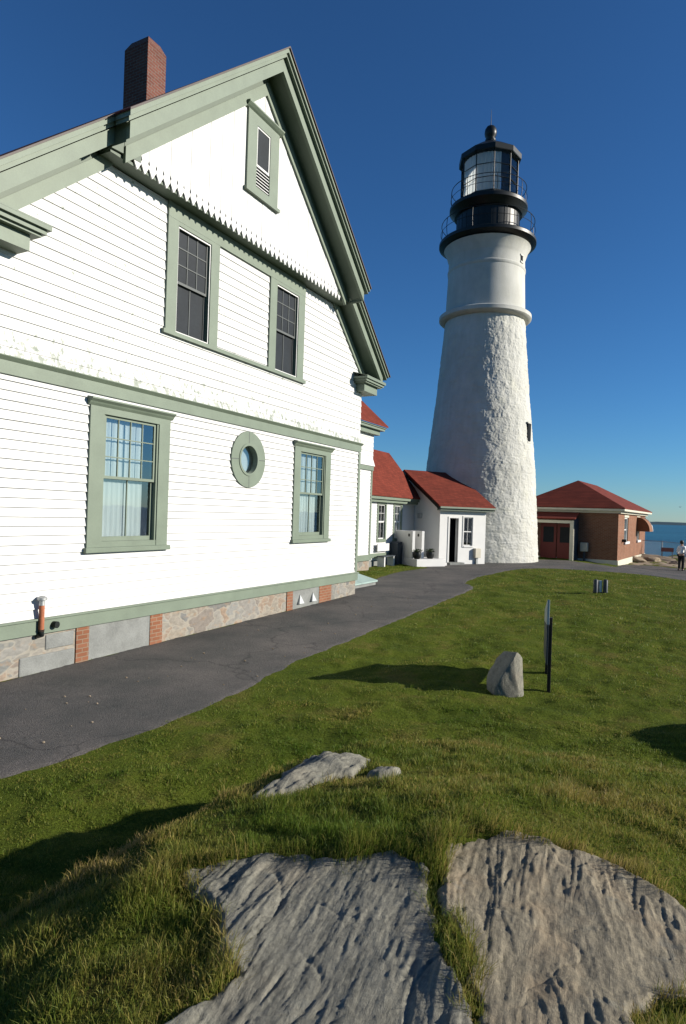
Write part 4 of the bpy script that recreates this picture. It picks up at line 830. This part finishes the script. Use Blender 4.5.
# ------------------------------------------------------------------ sign, bollards, person, fence, bird
zs_ = hz(3.28, 10.3)
S = empty('information_sign', (3.20, 9.80, zs_), math.atan2(1.1, .315), 'thin edge-on metal sign on two dark posts beside the boulder', 'sign')
pm = painted('rusted_black_post', (.014, .010, .008), .5, 4)
for x in (.0, 1.06): MB().box(x, x + .065, -.058, -.006, -.15, 1.10 if x == 0 else .9).build('post', pm, S, bevel=.006)
MB().prism([(-.02, .38), (1.15, .34), (1.2, .86), (-.05, .995)], -.004, .022).build('panel', M['slate'], S, bevel=.004)
MB().prism([(-.05, 1.0), (1.2, .865), (1.2, 1.06), (-.05, 1.38)], -.010, .026).build('panel_top', M['panel'], S, bevel=.004)  # pale upper piece of the panel, separate from the dark piece below
for k, (dx, mt, lb) in enumerate(((-.17, 'slate', 'short dark metal bollard on the lawn, left of the pale one'), (0, 'zinc', 'short pale grey bollard on the lawn between two dark ones'), (.17, 'slate', 'short dark metal bollard on the lawn, right of the pale one'))):
    x, y = 8.93 + dx * 1.0, 22.0 + (.06 if k == 1 else 0); o = empty('bollard', (x, y, hz(x, y) - .03), 0, lb, 'bollard', 'three short bollards on the lawn')
    MB().lathe([(.075, 0), (.075, .42), (.07, .44)] if k == 1 else [(.075, 0), (.075, .46), (.065, .475), (.03, .49)], 18).build('post', M[mt], o, True); MB().lathe([(.088, 0), (.088, .04), (.078, .05)], 18).build('base', M['black'], o, True)

def skin(name, verts, edges, rad, mat, parent, sub=2):
    me = bpy.data.meshes.new(name); me.from_pydata(verts, edges, []); o_ = link_mesh(name, me, mat, parent)
    md = o_.modifiers.new('skin', 'SKIN'); me.skin_vertices.new() if not me.skin_vertices else None
    for i, r in enumerate(rad): me.skin_vertices[0].data[i].radius = (r, r) if not isinstance(r, tuple) else r; me.skin_vertices[0].data[i].use_root = (i == 0)
    sb = o_.modifiers.new('sub', 'SUBSURF'); sb.levels = sub; sb.render_levels = sub; return o_
pz = float(base_z(np.array([20.44]), np.array([38.52]))[0]) + .02
PR = empty('person', (20.44, 38.52, pz), R(35), 'person in white shirt and black trousers standing on the road near the sea', 'person')
# local: faces +x, y left
def chain(*idx): return [(a, c) for a, c in zip(idx, idx[1:])]
bv = [(0, 0, .95), (0, 0, 1.12), (0.01, 0, 1.32), (0, 0, 1.44), (.02, 0, 1.52), (.03, 0, 1.60), (.03, 0, 1.70),
      (0, .10, .90), (.02, .11, .50), (-.01, .11, .08), (.14, .12, .03), (0, -.10, .90), (.0, -.11, .50), (-.03, -.11, .08), (.12, -.12, .03),
      (0, .19, 1.40), (-.02, .24, 1.14), (.10, .22, .93), (.16, .20, .86), (0, -.19, 1.40), (-.02, -.24, 1.14), (.14, -.18, 1.0), (.20, -.15, .98)]
be = chain(0, 1, 2, 3, 4, 5, 6) + chain(0, 7, 8, 9, 10) + chain(0, 11, 12, 13, 14) + chain(3, 15, 16, 17, 18) + chain(3, 19, 20, 21, 22)
br_ = [.13, .12, .14, .09, .055, .085, .075, .085, .06, .04, .035, .085, .06, .04, .035, .055, .042, .032, .03, .055, .042, .032, .03]
skin('body', bv, be, br_, M['skin'], PR)
skin('shirt', [(0, 0, .96), (0, 0, 1.12), (.01, 0, 1.32), (0, 0, 1.45), (0, .19, 1.40), (-.02, .24, 1.14), (.10, .22, .95), (0, -.19, 1.40), (-.02, -.24, 1.14), (.13, -.185, 1.01)], chain(0, 1, 2, 3) + chain(3, 4, 5, 6) + chain(3, 7, 8, 9), [(.19, .15), (.165, .14), (.19, .15), .10, .075, .06, .048, .075, .06, .048], M['shirt'], PR)
skin('trousers', [(0, 0, 1.0), (0, .10, .88), (.02, .11, .50), (-.01, .11, .07), (0, -.10, .88), (0, -.11, .50), (-.03, -.11, .07)], chain(0, 1, 2, 3) + chain(0, 4, 5, 6), [(.17, .15), .12, .09, .075, .12, .09, .075], M['trousers'], PR)
MB().lathe([(.02, 1.58), (.09, 1.60), (.112, 1.68), (.105, 1.75), (.07, 1.80), (.01, 1.815)], 16, .005, 0).build('hair', M['hair'], PR, True)
for s_ in (-1, 1): MB().box(-.10, .17, s_ * .115 - .045, s_ * .115 + .045, 0, .07).build('shoe', M['trousers'], PR, bevel=.02)
part(lambda b: b.add([(.105, .015, 1.60), (.105, -.015, 1.60), (.14, 0, 1.60), (.108, 0, 1.65)], [(0, 1, 2), (0, 2, 3), (2, 1, 3)]), 'nose', M['skin'], PR)

# chain-link fence along the cliff
fpts = [(16.5, 51.0), (19.5, 50.8), (22.5, 50.3), (24.6, 49.2), (26.3, 46.5), (27.6, 43.2), (28.6, 39.6), (29.2, 36)]
FE = empty('chain_link_fence', (fpts[0][0], fpts[0][1], 0), 0, 'grey chain-link fence along the cliff edge behind the brick building', 'fence')
ox, oy = fpts[0]
gz_ = lambda x, y: hz(x, y)
posts = []
for (x, y) in fpts:
    z = gz_(x, y); posts.append((x - ox, y - oy, z)); MB().tube([(x - ox, y - oy, z - .3), (x - ox, y - oy, z + 1.22)], .035, 8).build('post', M['steel'], FE, True)
b = MB(); w2 = MB()
for p, q in zip(posts, posts[1:]):
    b.tube([(p[0], p[1], p[2] + 1.18), (q[0], q[1], q[2] + 1.18)], .022, 6); ln = math.dist(p[:2], q[:2]); n = int(ln / .13)
    P_0 = lambda f, h: (p[0] + (q[0] - p[0]) * f, p[1] + (q[1] - p[1]) * f, p[2] + (q[2] - p[2]) * f + h)
    dk = 1.15 / ln
    for k in range(-int(n * dk) - 1, n + 1):
        f0, f1 = k / n, k / n + dk
        a_, c_ = max(f0, 0), min(f1, 1)
        if c_ > a_:
            w2.tube([P_0(a_, 1.15 * (a_ - f0) / dk), P_0(c_, 1.15 * (c_ - f0) / dk)], .006, 3); w2.tube([P_0(a_, 1.15 * (1 - (a_ - f0) / dk)), P_0(c_, 1.15 * (1 - (c_ - f0) / dk))], .006, 3)
b.build('top_rail', M['steel'], FE, True); w2.build('wire_mesh', M['steel'], FE, fix=False)
x, y = 24.2, 47.6; z = gz_(x, y)
o = empty('notice_board', (x, y, z), R(-25), 'small faded red board on posts by the cliff fence', 'sign')
MB().box(-.42, .42, -.02, .02, .45, .75).build('board', M['faded_red'], o)
for s_ in (-.34, .34): MB().box(s_ - .03, s_ + .03, .022, .07, -.1, .7).build('post', M['grey'], o)
for i, (x, y, s, lb) in enumerate(((20.9, 45.6, .55, 'low pale boulder at the back corner of the brick building'), (22.3, 46.0, .45, 'sandy boulder between the brick building and the cliff fence'), (23.4, 44.6, .35, 'smallest sandy boulder on the verge by the road end'))):
    boulder('boulder', (x, y, hz(x, y) + .05), (s * 1.5, s, s * .6), M['sand'], lb, 40 + i)
# gravel verge along the cliff
VERGE = [(19.2, 41.5), (20.6, 43.3), (22.6, 39.2), (25, 31.5), (28.6, 25), (30.5, 33), (29.6, 40), (27, 47.5), (24.6, 50.3), (19, 52), (15, 52), (15, 47.5), (19, 48)]
X, Y = np.meshgrid(np.arange(13, 32, .25), np.arange(24, 54, .25)); D = sdpoly(X, Y, VERGE) + .5 * fbm(X * .5, Y * .5, 4)
fc = gridfaces(*X.shape); keep = D.reshape(-1)[fc].min(1) > -.2
tag(np_mesh('gravel_verge', np.stack([X, Y, height(X, Y) + .02 + .03 * fbm(X, Y, 3) - .12 * sstep(.15, -.2, D)], -1).reshape(-1, 3), fc[keep], M['sand']), 'sandy gravel verge between the road and the cliff fence', 'verge', kind='structure')
# gull
g = empty('gull', (121, 230, 8.5), R(20), 'tiny gull gliding over the sea at the right', 'bird')
MB().lathe([(.01, -.32), (.07, -.18), (.09, 0), (.07, .16), (.05, .24), (.01, .32)], 10).build('body', M['bird'], g, True).rotation_euler = (R(90), 0, 0)
for s_ in (-1, 1): MB().slab([(0, -.12, .03), (0, .10, .03), (s_ * .45, .06, .22), (s_ * .45, -.14, .22)], (0, 0, .02)).slab([(s_ * .45, -.14, .22), (s_ * .45, .06, .22), (s_ * .85, -.10, .16), (s_ * .85, -.16, .16)], (0, 0, .015)).build('wing', M['bird'], g)
